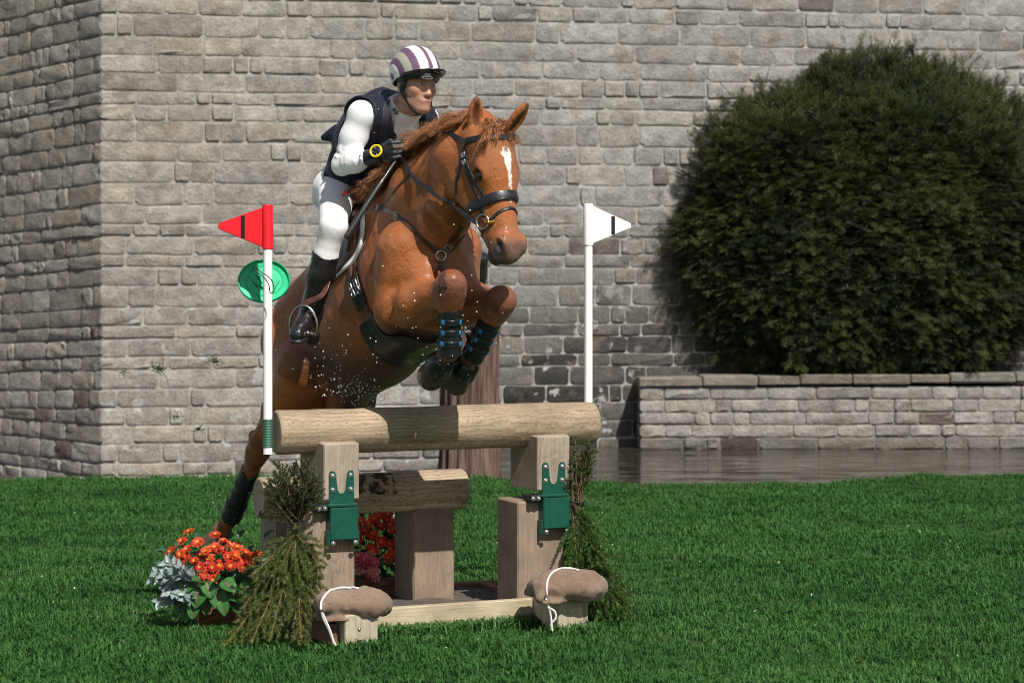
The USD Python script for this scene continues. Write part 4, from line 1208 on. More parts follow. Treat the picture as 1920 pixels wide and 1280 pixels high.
def flower_mass(name, label, cat, root, c, blooms, rg, outer, inner, heart, leafc=(.02, .07, .03), nleaf=90, spread=(.20, .12, .10), rad=.03):
    t = thing(name, label, cat, root)
    ctr = np.asarray(c)
    st = []
    for (x, y, Yb) in blooms:
        p = W(x, y, Yb)
        nrm = (p - ctr) * np.array([.7, 1, 1]) + np.array([0, -.10, .10])
        r = rad * rg.uniform(.8, 1.15)
        o = outer[rg.integers(len(outer))]
        V, F, C = bloom(p, nrm, r, rg, o, inner[rg.integers(len(inner))], heart)
        obj('flower', (V, F), petal_look, t, False, C)
        st.append(tube(spline([root + np.array([rg.normal(0, .03), rg.normal(0, .02), .06]), (root + p) / 2 + np.array([0, 0, .03]), p], 8), .0022, 5))
    obj('stems', cat_mesh(st), plain(name + '_stem_' + str(len(_used)), (.03, .075, .03), .6), t, True, kind='stuff')
    Vs, Fs, Cs, n = [], [], [], 0
    for k in range(nleaf):
        q = ctr + rg.normal(size=3) * np.array(spread) * .62
        dirn = q - ctr + np.array([0, -.03, .03]) + rg.normal(0, .03, 3)
        V, F, C = oval_leaf(q, dirn, np.array([rg.normal(0, .5), -.6, .8]), rg.uniform(.035, .06), .026, rg, leafc, np.array(leafc) * 1.5, nu=5, nv=3)
        Vs.append(V); Fs.append(F + n); Cs.append(C); n += len(V)
    obj('foliage', (np.vstack(Vs), np.vstack(Fs)), leaf_look, t, False, np.vstack(Cs), kind='stuff')
    return t
RED = [(.42, .018, .008), (.50, .028, .008), (.36, .012, .008)]; ORA = [(.50, .045, .010), (.60, .13, .015), (.42, .022, .010)]
bl = []
for x, y in [(355, 998), (340, 1012), (350, 1028), (336, 1040), (322, 1034), (366, 1018), (405, 1000), (398, 1022), (418, 1012), (376, 1040), (392, 1048), (372, 1060), (362, 1050), (410, 1032), (430, 1022), (424, 1045), (440, 1040), (446, 1028), (462, 1034), (452, 1052), (468, 1052), (480, 1040), (486, 1038), (412, 1056), (432, 1060), (400, 1064), (382, 1072), (396, 1084), (388, 1076), (456, 1066), (440, 1052), (340, 1058), (420, 1028), (386, 1030), (348, 1044), (402, 1078), (470, 1040)]:
    bl.append((x + rp.normal(0, 2), y + rp.normal(0, 2), 9.66 + (y - 1040) * -.0016 + rp.uniform(-.04, .05)))
mum1 = flower_mass('chrysanthemum', 'bush of orange red chrysanthemums in the box left of the fence', 'flowers', pc + np.array([0, 0, .08]), W(405, 1062, 9.74), bl, rp, RED, ORA, (.80, .45, .05), spread=(.17, .10, .10), rad=.030)
# silver leaved plant
sil = thing('silver_leaf_plant', 'silver grey leafy plant at the left of the orange flowers', 'plant', pc + np.array([-.08, 0, .08]))
sr = pc + np.array([-.09, -.10, .10])
for k in range(19):
    ex, ey = rp.uniform(288, 362), rp.uniform(1036, 1130)
    e = W(ex, ey, 9.52 + rp.uniform(-.06, .06))
    ax = spline([sr, (sr + e) / 2 + np.array([0, -.02, .03]), e], 9)
    obj('stem', tube(ax, .002, 5), plain(f'silver_stem_{k}', (.22, .27, .26), .7), sil, True)
    for i in range(3, 9):
        for s in (-1, 1):
            dd = unit(ax[i] - ax[i - 1]); nrm = unit([rp.normal(0, .3), -.7, .6]); sd_ = np.cross(nrm, dd)
            g = rp.uniform(.8, 1.2)
            V, F, C = oval_leaf(ax[i], dd * .7 + sd_ * s * .9 + rp.normal(0, .15, 3), nrm, rp.uniform(.034, .052), .022, rp, np.array([.20, .255, .255]) * g, np.array([.26, .31, .31]) * g, nu=5, nv=3, curl=.15)
            obj('leaf', (V, F), leaf_look, sil, True, C)
# broad leaved plant
cal = thing('caladium', 'low plant with broad green leaves marked dark red below the orange flowers', 'plant', pc + np.array([.02, -.04, .08]))
for (x, y, dx_, dy_, L, w) in [(352, 1094, -.6, -.5, .085, .075), (392, 1098, .3, -.8, .08, .07), (426, 1092, .7, -.4, .085, .075), (372, 1112, -.2, -.9, .09, .085), (410, 1116, .3, -.9, .095, .085), (440, 1112, .8, -.5, .085, .075), (340, 1132, -.5, -.8, .08, .07), (362, 1140, .0, -1, .075, .06), (330, 1118, -.8, -.5, .075, .06), (386, 1134, .1, -1, .07, .06), (456, 1100, .8, -.2, .07, .06), (420, 1136, .2, -1, .07, .055), (350, 1150, -.2, -1, .065, .05), (448, 1140, .6, -.9, .06, .05), (376, 1088, -.2, .2, .07, .06), (404, 1088, .2, .3, .07, .06)]:
    c = W(x - dx_ * 14, y + dy_ * 12, 9.56 + rp.uniform(-.02, .03))
    V, F, C = oval_leaf(c, np.array([dx_, -.45, dy_]), np.array([dx_ * .3 + rp.normal(0, .15), -.75, .65]), L, w, rp, (.036, .165, .030), (.10, .035, .030), spots=1, curl=.22, nu=9, nv=7)
    lf = obj('leaf', (V, F), leaf_look, cal, True, C)
    obj('leaf_stalk', tube(spline([pc + np.array([rp.normal(0, .02), -.03, .08]), (pc + c) / 2 + np.array([0, 0, .08]), c], 8), .002, 5), plain(f'stalk_{len(_used)}', (.08, .14, .05), .6), cal, True)
# flowers behind the left post
p2 = np.array([W(692, 1120, 10.35)[0], 10.42, 0.])
planter(p2, 'wooden box of red flowers standing behind the left post of the fence', .24, .16, .125, .35)
bl = [(x + rp.normal(0, 2), y + rp.normal(0, 2), 10.36 + rp.uniform(-.06, .06)) for x, y in [(676, 976), (672, 990), (690, 984), (702, 972), (712, 968), (724, 972), (716, 982), (732, 985), (738, 992), (700, 1000), (690, 1006), (706, 1010), (714, 1018), (720, 1015), (738, 1012), (732, 1022), (694, 1026), (702, 1034), (736, 1040), (726, 1046), (732, 1052), (668, 1002), (670, 1014), (742, 1030), (684, 996), (728, 964), (744, 978)]]
flower_mass('chrysanthemum', 'bush of bright red chrysanthemums seen between the left post and the rear post', 'flowers', p2 + np.array([0, 0, .10]), W(708, 1030, 10.46), bl, rp, [(.72, .022, .016), (.80, .040, .016)], [(.82, .13, .02), (.75, .035, .015)], (.85, .4, .04), leafc=(.012, .05, .025), nleaf=110, spread=(.13, .08, .16), rad=.030)
bl = [(x, y, 10.27 + rp.uniform(-.03, .03)) for x, y in [(672, 1042), (684, 1048), (694, 1040), (676, 1058), (688, 1062), (702, 1054), (694, 1074), (700, 1070), (704, 1082), (674, 1070), (666, 1052)]]
flower_mass('gazania', 'pink and cream star shaped flowers low beside the left post', 'flowers', p2 + np.array([-.04, -.05, .10]), W(688, 1064, 10.34), bl, rp, [(.50, .035, .10), (.55, .06, .14)], [(.62, .42, .20), (.60, .10, .16)], (.55, .40, .15), leafc=(.05, .11, .06), nleaf=26, spread=(.06, .04, .05), rad=.030)
# turf thrown up by the hooves
turf = plain('torn_turf', (.05, .085, .02), .7, vary=.5, scale=80)
mud = plain('wet_mud', (.03, .022, .015), .7, vary=.4)
for k, (x, y, sz, lab) in enumerate([(300, 690, 1.0, 'torn tuft of grass in the air left of the horse, largest of the flying turf'), (404, 677, .8, 'torn tuft of grass in the air below and left of the green lid'), (332, 780, .55, 'thin scraps of grass in the air above the left lawn edge'), (372, 803, .5, 'dark clod of turf in the air just above the wall foot'), (232, 698, .45, 'wisp of grass in the air near the wall corner')]):
    c = W(x, y, 10.4); t = thing('flying_turf', lab, 'turf', c)
    bl = []
    for i in range(int(12 * sz) + 4):
        d = unit(rp.normal(size=3)); a = c + rp.normal(0, .012 * sz, 3)
        bl.append(tube(spline([a, a + d * .028 * sz + rp.normal(0, .006, 3), a + d * .056 * sz + rp.normal(0, .01, 3)], 6), np.linspace(.0022, .0006, 6), 4))
    obj('blades', cat_mesh(bl), turf, t, False)
    if k in (0, 1, 3):
        obj('root_clod', ball(c, np.array([.013, .012, .009]) * (.5 + sz * .6), 2), mud, t, True)
# a dry twig on the lawn
tw = obj('twig', tube(spline([W(1690, 1040, 12.15), W(1706, 1034, 12.2), W(1760, 1038, 12.2), W(1800, 1032, 12.25)], 14), .0035, 5), plain('dry_twig', (.22, .15, .08), .8), smooth=True)
tag(tw, 'thin dry twig lying on the lawn at right', 'twig')
# ================================================================ the horse
rng = np.random.default_rng(7)
hF = unit([0.398, -0.79, 0.469]); hR = unit([-0.893, -0.45, 0]); hU = np.cross(hR, hF)
hO = W(725, 352, 9.9)
def HL(f, u, r=0.0):
    """horse frame: forward, up, to its right; origin on top of the withers"""
    return hO + f * hF + u * hU + r * hR
hAx = np.stack([hF, hU, hR])
HB = Field([-1.62, 8.85, 0.12], [0.34, 11.35, 2.42], 0.0075)
hb = HB
# trunk
hb.ell(HL(-.32, -.43), hAx, (.54, .352, .25), .05)
hb.ell(HL(.06, -.46), hAx, (.34, .34, .205), .06)
hb.ell(HL(.26, -.53), hAx, (.16, .20, .155), .06)
for s in (-1, 1):
    hb.ell(HL(.08, -.36, s * .105), hAx, (.16, .29, .075), .06)
    hb.ell(HL(.30, -.60, s * .080), hAx, (.10, .14, .085), .035)
    hb.ell(HL(-.98, -.33, s * .09), hAx, (.29, .30, .145), .07)
    hb.ell(HL(-1.06, -.52, s * .10), hAx, (.18, .24, .115), .06)
hb.cone(HL(.10, -.09), HL(-.35, -.10), .08, .12, .08)
hb.cone(HL(-.35, -.14), HL(-.95, -.13), .16, .18, .10)
hb.ell(HL(-.95, -.24), hAx, (.33, .25, .24), .08)
# neck
nA = HL(.10, -.28); nB = W(795, 356, 9.45); nC = W(868, 290, 9.2); poll = W(925, 232, 9.1)
hb.chain([nA, nB, nC, W(900, 262, 9.13)], [.175, .135, .108, .092], .05)
hb.chain([HL(.0, -.09), W(772, 318, 9.62), W(806, 284, 9.46), W(838, 258, 9.34), W(870, 240, 9.22), W(902, 230, 9.14)], [.085, .065, .058, .054, .052, .052], .05)
hb.chain([HL(.24, -.44), W(838, 402, 9.30), W(864, 330, 9.18)], [.145, .098, .080], .05)
hb.cone(HL(.18, -.38, .10), W(842, 335, 9.22), .07, .04, .04)
# head frame: a from poll to muzzle, n out of the forehead, s to the horse's right
hd_a = unit([.16, -.17, -.97]); hd_h = np.array([.68, -.733, 0.]); hd_n = unit(hd_h - hd_a * (hd_h @ hd_a)); hd_s = np.cross(hd_n, hd_a)
if hd_s[0] > 0: hd_s = -hd_s
hd_o = W(938, 236, 9.02)
def HD(a, n, s=0.0):
    return hd_o + a * .90 * hd_a + n * hd_n + s * 1.06 * hd_s
hdAx = np.stack([hd_a, hd_n, hd_s])
hb.ell(HD(.07, -.085), hdAx, (.10, .090, .100), .05)
hb.ell(HD(.16, -.075), hdAx, (.13, .080, .100), .05)
hb.cone(HD(.18, -.085), HD(.52, -.078), .082, .053, .05)
for s in (-1, 1):
    hb.ell(HD(.185, -.165, s * .052), hdAx, (.125, .120, .046), .018)
    hb.ell(HD(.19, -.062, s * .076), hdAx, (.045, .030, .030), .03)      # brow
    hb.cone(HD(.20, -.225, s * .035), HD(.46, -.125, s * .02), .042, .034, .05)
    hb.cone(HD(.27, -.115, s * .074), HD(.38, -.095, s * .056), .011, .008, .02)
    hb.ell(HD(.535, -.058, s * .046), hdAx, (.048, .040, .028), .012)     # nostril wing
    hb.ell(HD(.213, -.072, s * .094), hdAx, (.026, .017, .016), .01, op='cut')   # eye socket
    hb.ell(HD(.545, -.052, s * .074), hdAx, (.032, .020, .026), .008, op='cut')   # nostril
hb.cone(HD(.30, -.155), HD(.50, -.125), .060, .040, .05)
hb.ell(HD(.53, -.085), hdAx, (.072, .060, .056), .04)
hb.ell(HD(.585, -.085), hdAx, (.036, .044, .048), .025)
hb.ell(HD(.568, -.150), hdAx, (.038, .032, .040), .010)
# ears
def ear(base, tip, face, w):
    d = tip - base; L = np.linalg.norm(d); d = d / L; face = unit(face - d * (face @ d)); side = np.cross(d, face)
    ax = np.stack([d, face, side])
    hb.ell(base + d * L * .45, ax, (L * .56, .020, w), .015)
    hb.cone(base + d * L * .55, tip, w * .55, .006, .02, squash=(face, .55))
    hb.ell(base + d * L * .46 + face * .019, ax, (L * .42, .017, w * .60), .006, op='cut')
ear(W(889, 242, 9.06), W(893, 184, 9.02), np.array([.35, -.9, .1]), .033)
ear(W(950, 250, 9.02), W(987, 197, 8.98), np.array([.60, -.75, -.2]), .030)
# fore legs
def foreleg(side, knee, fet, hoof, elbow, shoulder):
    hb.cone(shoulder, elbow, .115, .09, .04)
    mid = elbow + (knee - elbow) * .38
    hb.cone(elbow, mid, .094, .084, .03)
    hb.cone(mid, knee, .085, .050, .04)
    d = unit(fet - knee)
    hb.cone(knee - d * .02, knee + d * .045, .062, .052, .03)
    hb.cone(knee + d * .03, fet, .040, .034, .04)
    hb.cone(fet - d * .012, fet + d * .01, .045, .043, .02)
    hb.cone(fet, hoof, .036, .042, .02)
kneeR, fetR, hoofR = W(846, 541, 9.14), W(842, 656, 9.22), W(822, 684, 9.31)
kneeL, fetL, hoofL = W(937, 569, 9.2), W(888, 664, 9.33), W(868, 692, 9.41)
foreleg(1, kneeR, fetR, hoofR, HL(.12, -.68, .14), HL(.28, -.46, .12))
foreleg(-1, kneeL, fetL, hoofL, HL(.14, -.66, -.14), HL(.28, -.46, -.12))
hb.ell(HL(.14, -.66, .15), hAx, (.12, .11, .070), .03)
# hind legs
def hindleg(hip, stifle, hock, fet, hoof):
    hb.cone(hip, stifle, .175, .125, .08)
    mid = stifle + (hock - stifle) * .5
    hb.cone(stifle, mid, .125, .088, .05)
    hb.cone(mid, hock, .080, .055, .04)
    d = unit(fet - hock); back = unit(np.cross(np.cross(unit(hock - stifle), d), unit(hock - stifle) + d))
    hb.cone(hock - d * .05 , hock + d * .05, .058, .048, .03)
    hb.cone(hock + d * .03, fet, .043, .037, .04)
    hb.cone(fet - d * .012, fet + d * .012, .048, .046, .02)
    hb.cone(fet, hoof, .038, .044, .02)
hockR, hfetR, hhoofR = W(486, 842, 10.5), W(436, 962, 10.8), W(416, 994, 10.88)
hockL, hfetL, hhoofL = W(634, 830, 10.4), W(606, 950, 10.65), W(592, 985, 10.72)
hindleg(HL(-.95, -.30, .15), W(572, 690, 10.2), hockR, hfetR, hhoofR)
hindleg(HL(-.95, -.30, -.15), W(668, 690, 10.1), hockL, hfetL, hhoofL)
hb.cone(hockR + np.array([-.03, .06, .06]), hockR + np.array([-.02, .03, -.02]), .03, .035, .03)
hb.cone(HL(-.66, -.50, .17), W(575, 690, 10.2), .08, .09, .06)
# muscle grooves
def groove(px, depth=.012, r=.03):
    pts = hb.drape(px, off=r - depth)
    hb.chain(pts, [r] * len(pts), .02, op='cut')
groove([(738, 545), (733, 570), (738, 600), (752, 628)], .005, .04)
groove([(800, 585), (775, 610), (755, 630)], .006, .03)
groove([(690, 420), (665, 480), (672, 540), (690, 600)], .008, .05)
groove([(800, 400), (835, 440), (850, 470)], .008, .04)
groove([(560, 640), (590, 660), (620, 672)], .010, .05)
hb.wobble(.004, 9, 3)
hb.wobble(.0015, 26, 4)
hV, hT = hb.mesh(1)
# coat colours
def seg_d(V, a, b):
    ab = b - a; t = np.clip(((V - a) @ ab) / (ab @ ab), 0, 1)
    return np.linalg.norm(V - a - t[:, None] * ab, axis=1), t
def sstep(x, a, b):
    t = np.clip((x - a) / (b - a), 0, 1); return t * t * (3 - 2 * t)
CHEST = np.array([.315, .095, .020])
nz = meshkit.fbm(hV * 7, 4, 5)[:, None]
hC = CHEST * (0.62 + .50 * nz + .26 * meshkit.fbm(hV * 38, 3, 9)[:, None])
def paint(mask, col):
    global hC
    hC = hC * (1 - mask[:, None]) + np.asarray(col) * mask[:, None]
for kn, ft in ((kneeR, fetR), (kneeL, fetL)):
    d, t = seg_d(hV, kn, ft)
    paint((1 - sstep(np.linalg.norm(hV - kn, axis=1), .05, .12)) * .85, (.085, .030, .022))
    paint((1 - sstep(d, .06, .09)) * sstep(t, .3, .9) * .8, (.05, .02, .012))
for hk, ft in ((hockR, hfetR), (hockL, hfetL)):
    d, t = seg_d(hV, hk, ft)
    paint((1 - sstep(d, .08, .14)) * .5, (.10, .034, .014))
ha, hn, hs = (hV - hd_o) @ hd_a / .90, (hV - hd_o) @ hd_n, (hV - hd_o) @ hd_s / 1.06
head_m = ((ha > -.1) & (ha < .68) & (hn > -.24) & (np.abs(hs) < .16)).astype(float)
wig = (meshkit.noise(hV * 90, 3) - .5) * .014
muz = head_m * sstep(ha + wig * 3, .47, .585)
paint(muz * .85, (.125, .088, .076))
paint(head_m * sstep(ha - hn * .9, .63, .70) * .8, (.035, .028, .028))
bw = np.interp(ha, [.090, .108, .13, .155, .20, .27, .34, .375], [0, .016, .027, .018, .011, .008, .005, 0])
paint(head_m * (hn > -.05) * (bw > .002) * (np.abs(hs - .004 + .02 * ha - wig) < bw + wig * .5).astype(float) * .95, (.74, .70, .66))
for s in (-1, 1):
    paint(1 - sstep(np.linalg.norm(hV - HD(.555, -.053, s * .062), axis=1), .022, .036), (.03, .022, .022))
    paint((1 - sstep(np.linalg.norm(hV - HD(.213, -.070, s * .085), axis=1), .020, .032)) * .8, (.035, .016, .010))
for b, t_ in ((W(889, 242, 9.06), W(893, 184, 9.02)), (W(950, 250, 9.02), W(987, 197, 8.98))):
    d, t = seg_d(hV, b, t_)
    paint((d < .016) * (t > .1) * .75, (.05, .018, .010))
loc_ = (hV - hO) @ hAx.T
wet = sstep(1.34 - hV[:, 2] + .10 * (nz[:, 0] - .5), .0, .22) * (loc_[:, 0] < .12)  # shade of belly and inner thighs painted into the coat colour
wet = wet * sstep(hV[:, 2], .55, .85) * (1 - sstep(loc_[:, 2], .07, .15) * sstep(-loc_[:, 0], .6, .8))  # outer right thigh kept free of the painted shade
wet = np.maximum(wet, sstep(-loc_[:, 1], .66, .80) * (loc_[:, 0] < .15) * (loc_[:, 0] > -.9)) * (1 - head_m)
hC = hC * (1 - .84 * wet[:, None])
lipline = head_m * (ha > .50) * np.exp(-((hn + .118 + (ha - .5) * .10) / .0045) ** 2)
paint(lipline * .85, (.012, .008, .008))
coat = look('horse_coat', {
    'at': ('attribute', {'attribute': 'tint'}), 'g': ('geometry', {}),
    'mp': ('mapping', {'scale': (60, 60, 18)}), 'n': ('noise_texture', {'scale': 9, 'detail': 4, 'roughness': .7}),
    'mp2': ('mapping', {'scale': (1, 1, 1)}), 'n2': ('noise_texture', {'scale': 26, 'detail': 4, 'roughness': .6, 'distortion': .6}),
    'hs': ('hsv', {'saturation': 1.02}), 'mr': ('map_range', {'from_min': .3, 'from_max': .7, 'to_min': .72, 'to_max': 1.25}),
    'rr': ('map_range', {'from_min': .35, 'from_max': .65, 'to_min': .32, 'to_max': .58}),
    'ad': ('math', {'math_type': 'multiply_add', 'value2': .55}),
    'b': ('bump', {'strength': .9, 'distance': .008}),
    'p': ('principled_bsdf', {'specular_ior_level': .5, 'sheen_weight': .05, 'sheen_roughness': .4, 'coat_weight': .26, 'coat_roughness': .33})},
    [('g.position', 'mp.vector'), ('mp.vector', 'n.vector'), ('g.position', 'n2.vector'), ('at.color', 'hs.color'), ('n.fac', 'mr.value'), ('mr.result', 'hs.value'),
     ('hs.color', 'p.base_color'), ('n2.fac', 'rr.value'), ('rr.result', 'p.roughness'), ('n.fac', 'ad.value1'), ('n2.fac', 'ad.value3'), ('ad.value', 'b.height'), ('b.normal', 'p.normal')])
horse = thing('horse', 'chestnut horse with white blaze leaping over the log fence with a rider up', 'horse', HL(-.3, -.4))
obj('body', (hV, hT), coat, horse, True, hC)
eye_look = plain('horse_eye', (.012, .006, .004), .05, coat=1.0, vary=.0)
for s in (1, -1):
    obj('eye', ball(HD(.213, -.071, s * .080), .0215, 3), eye_look, horse, True)
hoof_look = plain('hoof_horn', (.075, .055, .038), .45, vary=.35, scale=60, bump=.3)
def hoofmesh(fet, c, fwd):
    """tapered hoof: from the coronet away from the fetlock, wall longer at the toe"""
    d = unit(c - fet); fwd = unit(fwd - d * (fwd @ d)); sd_ = np.cross(d, fwd)
    a = np.arange(20) * 2 * math.pi / 20
    rings = []
    for k, (h, r, sh) in enumerate([(-.012, .040, 0), (.0, .044, 0), (.035, .052, .012), (.066, .060, .024), (.070, .058, .024), (.064, .044, .018)]):
        cc = c + d * h + fwd * sh
        rings.append(cc + r * (np.cos(a)[:, None] * fwd * 1.08 + np.sin(a)[:, None] * sd_) + d * (np.cos(a)[:, None] * .010 * (h > 0)))
    v = np.vstack(rings + [[c + d * .058 + fwd * .018]]); f = []
    for k in range(len(rings) - 1):
        for j in range(20):
            p, q = k * 20 + j, k * 20 + (j + 1) % 20
            f += [[p, q, q + 20], [p, q + 20, p + 20]]
    e = (len(rings) - 1) * 20
    f += [[e + j, e + (j + 1) % 20, len(v) - 1] for j in range(20)]
    return v, np.array(f)
HOOVES = [(fetR, hoofR, np.array([-.3, -.6, -.6])), (fetL, hoofL, np.array([-.1, -.6, -.6])), (hfetR, hhoofR, np.array([-.2, -.6, -.5])), (hfetL, hhoofL, np.array([-.2, -.6, -.5]))]
for a_, b_, c_ in HOOVES:
    obj('hoof', hoofmesh(a_, b_, c_), hoof_look, horse, 40)
# ================================================================ tack
def leather(name, c, rough=.42):
    return plain(name, c, rough, vary=.30, scale=45, bump=.35, bscale=260, bdist=.002, coat=.25)
brown_l = leather('brown_leather', (.075, .029, .019))
black_l = leather('black_leather', (.012, .012, .015))
pad_look = plain('white_quilt', (.80, .80, .79), .85, vary=.06, scale=60, bump=.5, bscale=110, bdist=.004)
steel_l = plain('polished_steel', (.62, .62, .62), .22, 1.0, vary=.08)
brass = plain('brass', (.62, .42, .12), .25, 1.0, vary=.1)
def hstrap(px, width, thick=.004, off=.0, n=40):
    p = HB.drape(spline([(*q, 0) for q in px], n)[:, :2], off)
    k = np.ones(5) / 5
    if n > 12:
        pad_ = np.vstack([np.repeat(p[:1], 2, 0), p, np.repeat(p[-1:], 2, 0)])
        p = np.stack([np.convolve(pad_[:, i], k, 'valid') for i in range(3)], 1)
    return strap(p, HB.grad(p), width, thick)
def buckle(c, nrm, along, w, h):
    B = np.stack([unit(along), unit(np.cross(nrm, along)), unit(nrm)], 1)
    q = np.array([[-h, -w, 0], [h, -w, 0], [h, w, 0], [-h, w, 0], [-h, -w, 0]]) * .5
    parts = [tube(np.linspace(q[i], q[i + 1], 3), .0022, 6) for i in range(4)] + [tube(np.array([[-h / 2, 0, .001], [h / 2, 0, .002]]), .0014, 5)]
    v, f = cat_mesh(parts)
    return v @ B.T + c + unit(nrm) * .004, f
def bk_at(px, px2, w, h):
    p = HB.drape([px, px2], .004)
    return buckle(p[0], HB.grad(p[:1])[0], p[1] - p[0], w, h)
def patch(ff, pp, off, thick):
    """a sheet lying round the barrel: ff(i, j), pp(i, j) grids of f and angle from the top (right positive)"""
    n, m = ff.shape
    P, N_ = np.zeros((n, m, 3)), np.zeros((n, m, 3))
    for i in range(n):
        for j in range(m):
            d = math.cos(pp[i, j]) * hU + math.sin(pp[i, j]) * hR
            c = HL(ff[i, j], -.42)
            h = HB.hit(c + d * .62, -d, 0, .6)
            P[i, j] = h if h is not None else c + d * .25
            N_[i, j] = d
    for k in range(3):
        P[..., k] = ndimage.gaussian_filter(P[..., k], .8, mode='nearest')
    out, inn = P + N_ * (off + thick), P + N_ * off
    v = np.vstack([out.reshape(-1, 3), inn.reshape(-1, 3)])
    I, J = np.meshgrid(np.arange(n - 1), np.arange(m - 1), indexing='ij')
    q = np.stack([I * m + J, (I + 1) * m + J, (I + 1) * m + J + 1, I * m + J + 1], -1).reshape(-1, 4)
    f = np.vstack([q[:, [0, 1, 2]], q[:, [0, 2, 3]]])
    k = n * m
    ring = [i * m for i in range(n)] + [(n - 1) * m + j for j in range(1, m)] + [i * m + m - 1 for i in range(n - 2, -1, -1)] + [j for j in range(m - 2, 0, -1)]
    sf = []
    for a in range(len(ring)):
        x, y = ring[a], ring[(a + 1) % len(ring)]
        sf += [[x, k + x, k + y], [x, k + y, y]]
    f = np.vstack([f, f[:, ::-1] + k, sf])
    return outward((v, f))
def grid(n, m, f0, f1, p0, p1):
    """f0, f1: front and rear edge as functions of the angle in degrees"""
    ph = np.linspace(p0, p1, m)
    F_ = np.stack([f1(ph) + (f0(ph) - f1(ph)) * t for t in np.linspace(0, 1, n)])
    return F_, np.radians(np.broadcast_to(ph, F_.shape))
absd = lambda pts: (lambda ph: np.interp(np.abs(ph), [p[0] for p in pts], [p[1] for p in pts]))
PAD_F = absd([(0, .04), (20, .085), (45, .105), (65, .045), (76, -.08)])
sp_ = thing('saddle_pad', 'white saddle pad under the brown saddle', 'saddle pad', HL(-.25, 0))
obj('pad', patch(*grid(22, 50, PAD_F, absd([(0, -.58), (45, -.56), (64, -.40), (76, -.28)]), -76, 76), .003, .012), pad_look, sp_, True)
sad = thing('saddle', 'brown leather jumping saddle with knee rolls on the white pad', 'saddle', HL(-.2, .0))
FLAP_F = absd([(14, -.03), (35, .060), (52, .065), (66, -.03), (74, -.13)])
FLAP_R = absd([(14, -.30), (40, -.28), (60, -.26), (74, -.22)])
for s in (1, -1):
    obj('flap', patch(*grid(12, 20, FLAP_F, FLAP_R, s * 14, s * 74), .017, .010), brown_l, sad, True)
    ph = np.radians(np.linspace(24, 62, 14)) * s
    pts = []
    for a in ph:
        d = math.cos(a) * hU + math.sin(a) * hR; c = HL(FLAP_F(math.degrees(a)) - .035, -.42)
        h = HB.hit(c + d * .62, -d, 0, .6)
        pts.append((h if h is not None else c + d * .25) + d * .034)
    obj('knee_roll', tube(np.array(pts), .016 + .012 * np.sin(np.linspace(.25, 2.9, 14)), 12), brown_l, sad, True)
SF = Field(HL(-.25, 0) - .45, HL(-.25, 0) + .45, .009)
SF.chain([HL(-.03, -.015), HL(-.14, -.03), HL(-.28, -.035), HL(-.42, .0), HL(-.50, .03)], [.055, .075, .095, .10, .06], .04, squash=(hU, .6))
SF.ell(HL(-.46, .0), hAx, (.09, .05, .17), .04)
obj('seat', SF.mesh(1), brown_l, sad, True)
# girth with two straps each side, buckles, stud guard below the breastbone
gir = thing('girth', 'dark brown leather girth with stud guard under the horse belly', 'girth', HL(-.08, -.8))
GF = -.055
for s in (1, -1):
    for df in (-.017, .017):
        obj('billet', patch(*grid(3, 16, absd([(0, GF + df + .011), (180, GF + df + .011)]), absd([(0, GF + df - .011), (180, GF + df - .011)]), s * 62, s * 100), .006, .004), brown_l, gir, True)
    obj('buckle_pad', patch(*grid(4, 12, absd([(0, GF + .045)]), absd([(0, GF - .045)]), s * 92, s * 126), .004, .012), black_l, gir, True)
    for df in (-.017, .017):
        for a in (100, 108):
            an = math.radians(a) * s; d = math.cos(an) * hU + math.sin(an) * hR
            h = HB.hit(HL(GF + df, -.42) + d * .62, -d, 0, .6)
            if h is not None:
                obj('buckle', buckle(h + d * .016, d, hF, .026, .026), steel_l, gir, True)
obj('band', patch(*grid(4, 40, absd([(0, GF + .035)]), absd([(0, GF - .035)]), 120, 240), .004, .009), brown_l, gir, True)
obj('stud_guard', patch(*grid(12, 24, lambda p: GF + .16 - .10 * ((p - 180) / 46) ** 2, lambda p: GF - .15 + .08 * ((p - 180) / 46) ** 2, 134, 226), .012, .012), black_l, gir, True)
# breastplate
bp_ = thing('breastplate', 'dark brown leather breastplate with steel ring across the horse chest', 'breastplate', HB.drape([(826, 478)], 0)[0])
obj('strap', hstrap([(700, 390), (716, 391), (740, 402), (768, 424), (796, 451), (822, 474)], .026), brown_l, bp_, True)
obj('strap', hstrap([(830, 474), (842, 458), (856, 440), (868, 424)], .030), brown_l, bp_, True)
obj('strap', hstrap([(836, 478), (850, 464), (862, 452), (872, 440)], .022), brown_l, bp_, True)
obj('strap', hstrap([(826, 486), (827, 500), (829, 516), (832, 540)], .036), brown_l, bp_, True)
obj('strap', hstrap([(712, 390), (728, 372), (746, 350), (768, 328)], .012), brown_l, bp_, True)
def ring(c, nrm, r, w, n=30):
    x = unit(np.cross(nrm, [0.3, .1, 1])); y = np.cross(unit(nrm), x)
    a = np.linspace(0, 2 * math.pi, n + 1)
    return tube(np.asarray(c) + r * (np.cos(a)[:, None] * x + np.sin(a)[:, None] * y), w, 8, cap=False)
p = HB.drape([(826, 479)], .010); obj('ring', ring(p[0], HB.grad(p)[0], .021, .0035), steel_l, bp_, True)
p = HB.drape([(711, 390)], .010); obj('ring', ring(p[0], HB.grad(p)[0], .011, .0025), steel_l, bp_, True)
for q in (((745, 405), (752, 410), .032, .020), ((838, 463), (845, 455), .036, .024)):
    obj('buckle', bk_at(*q), steel_l, bp_, True)
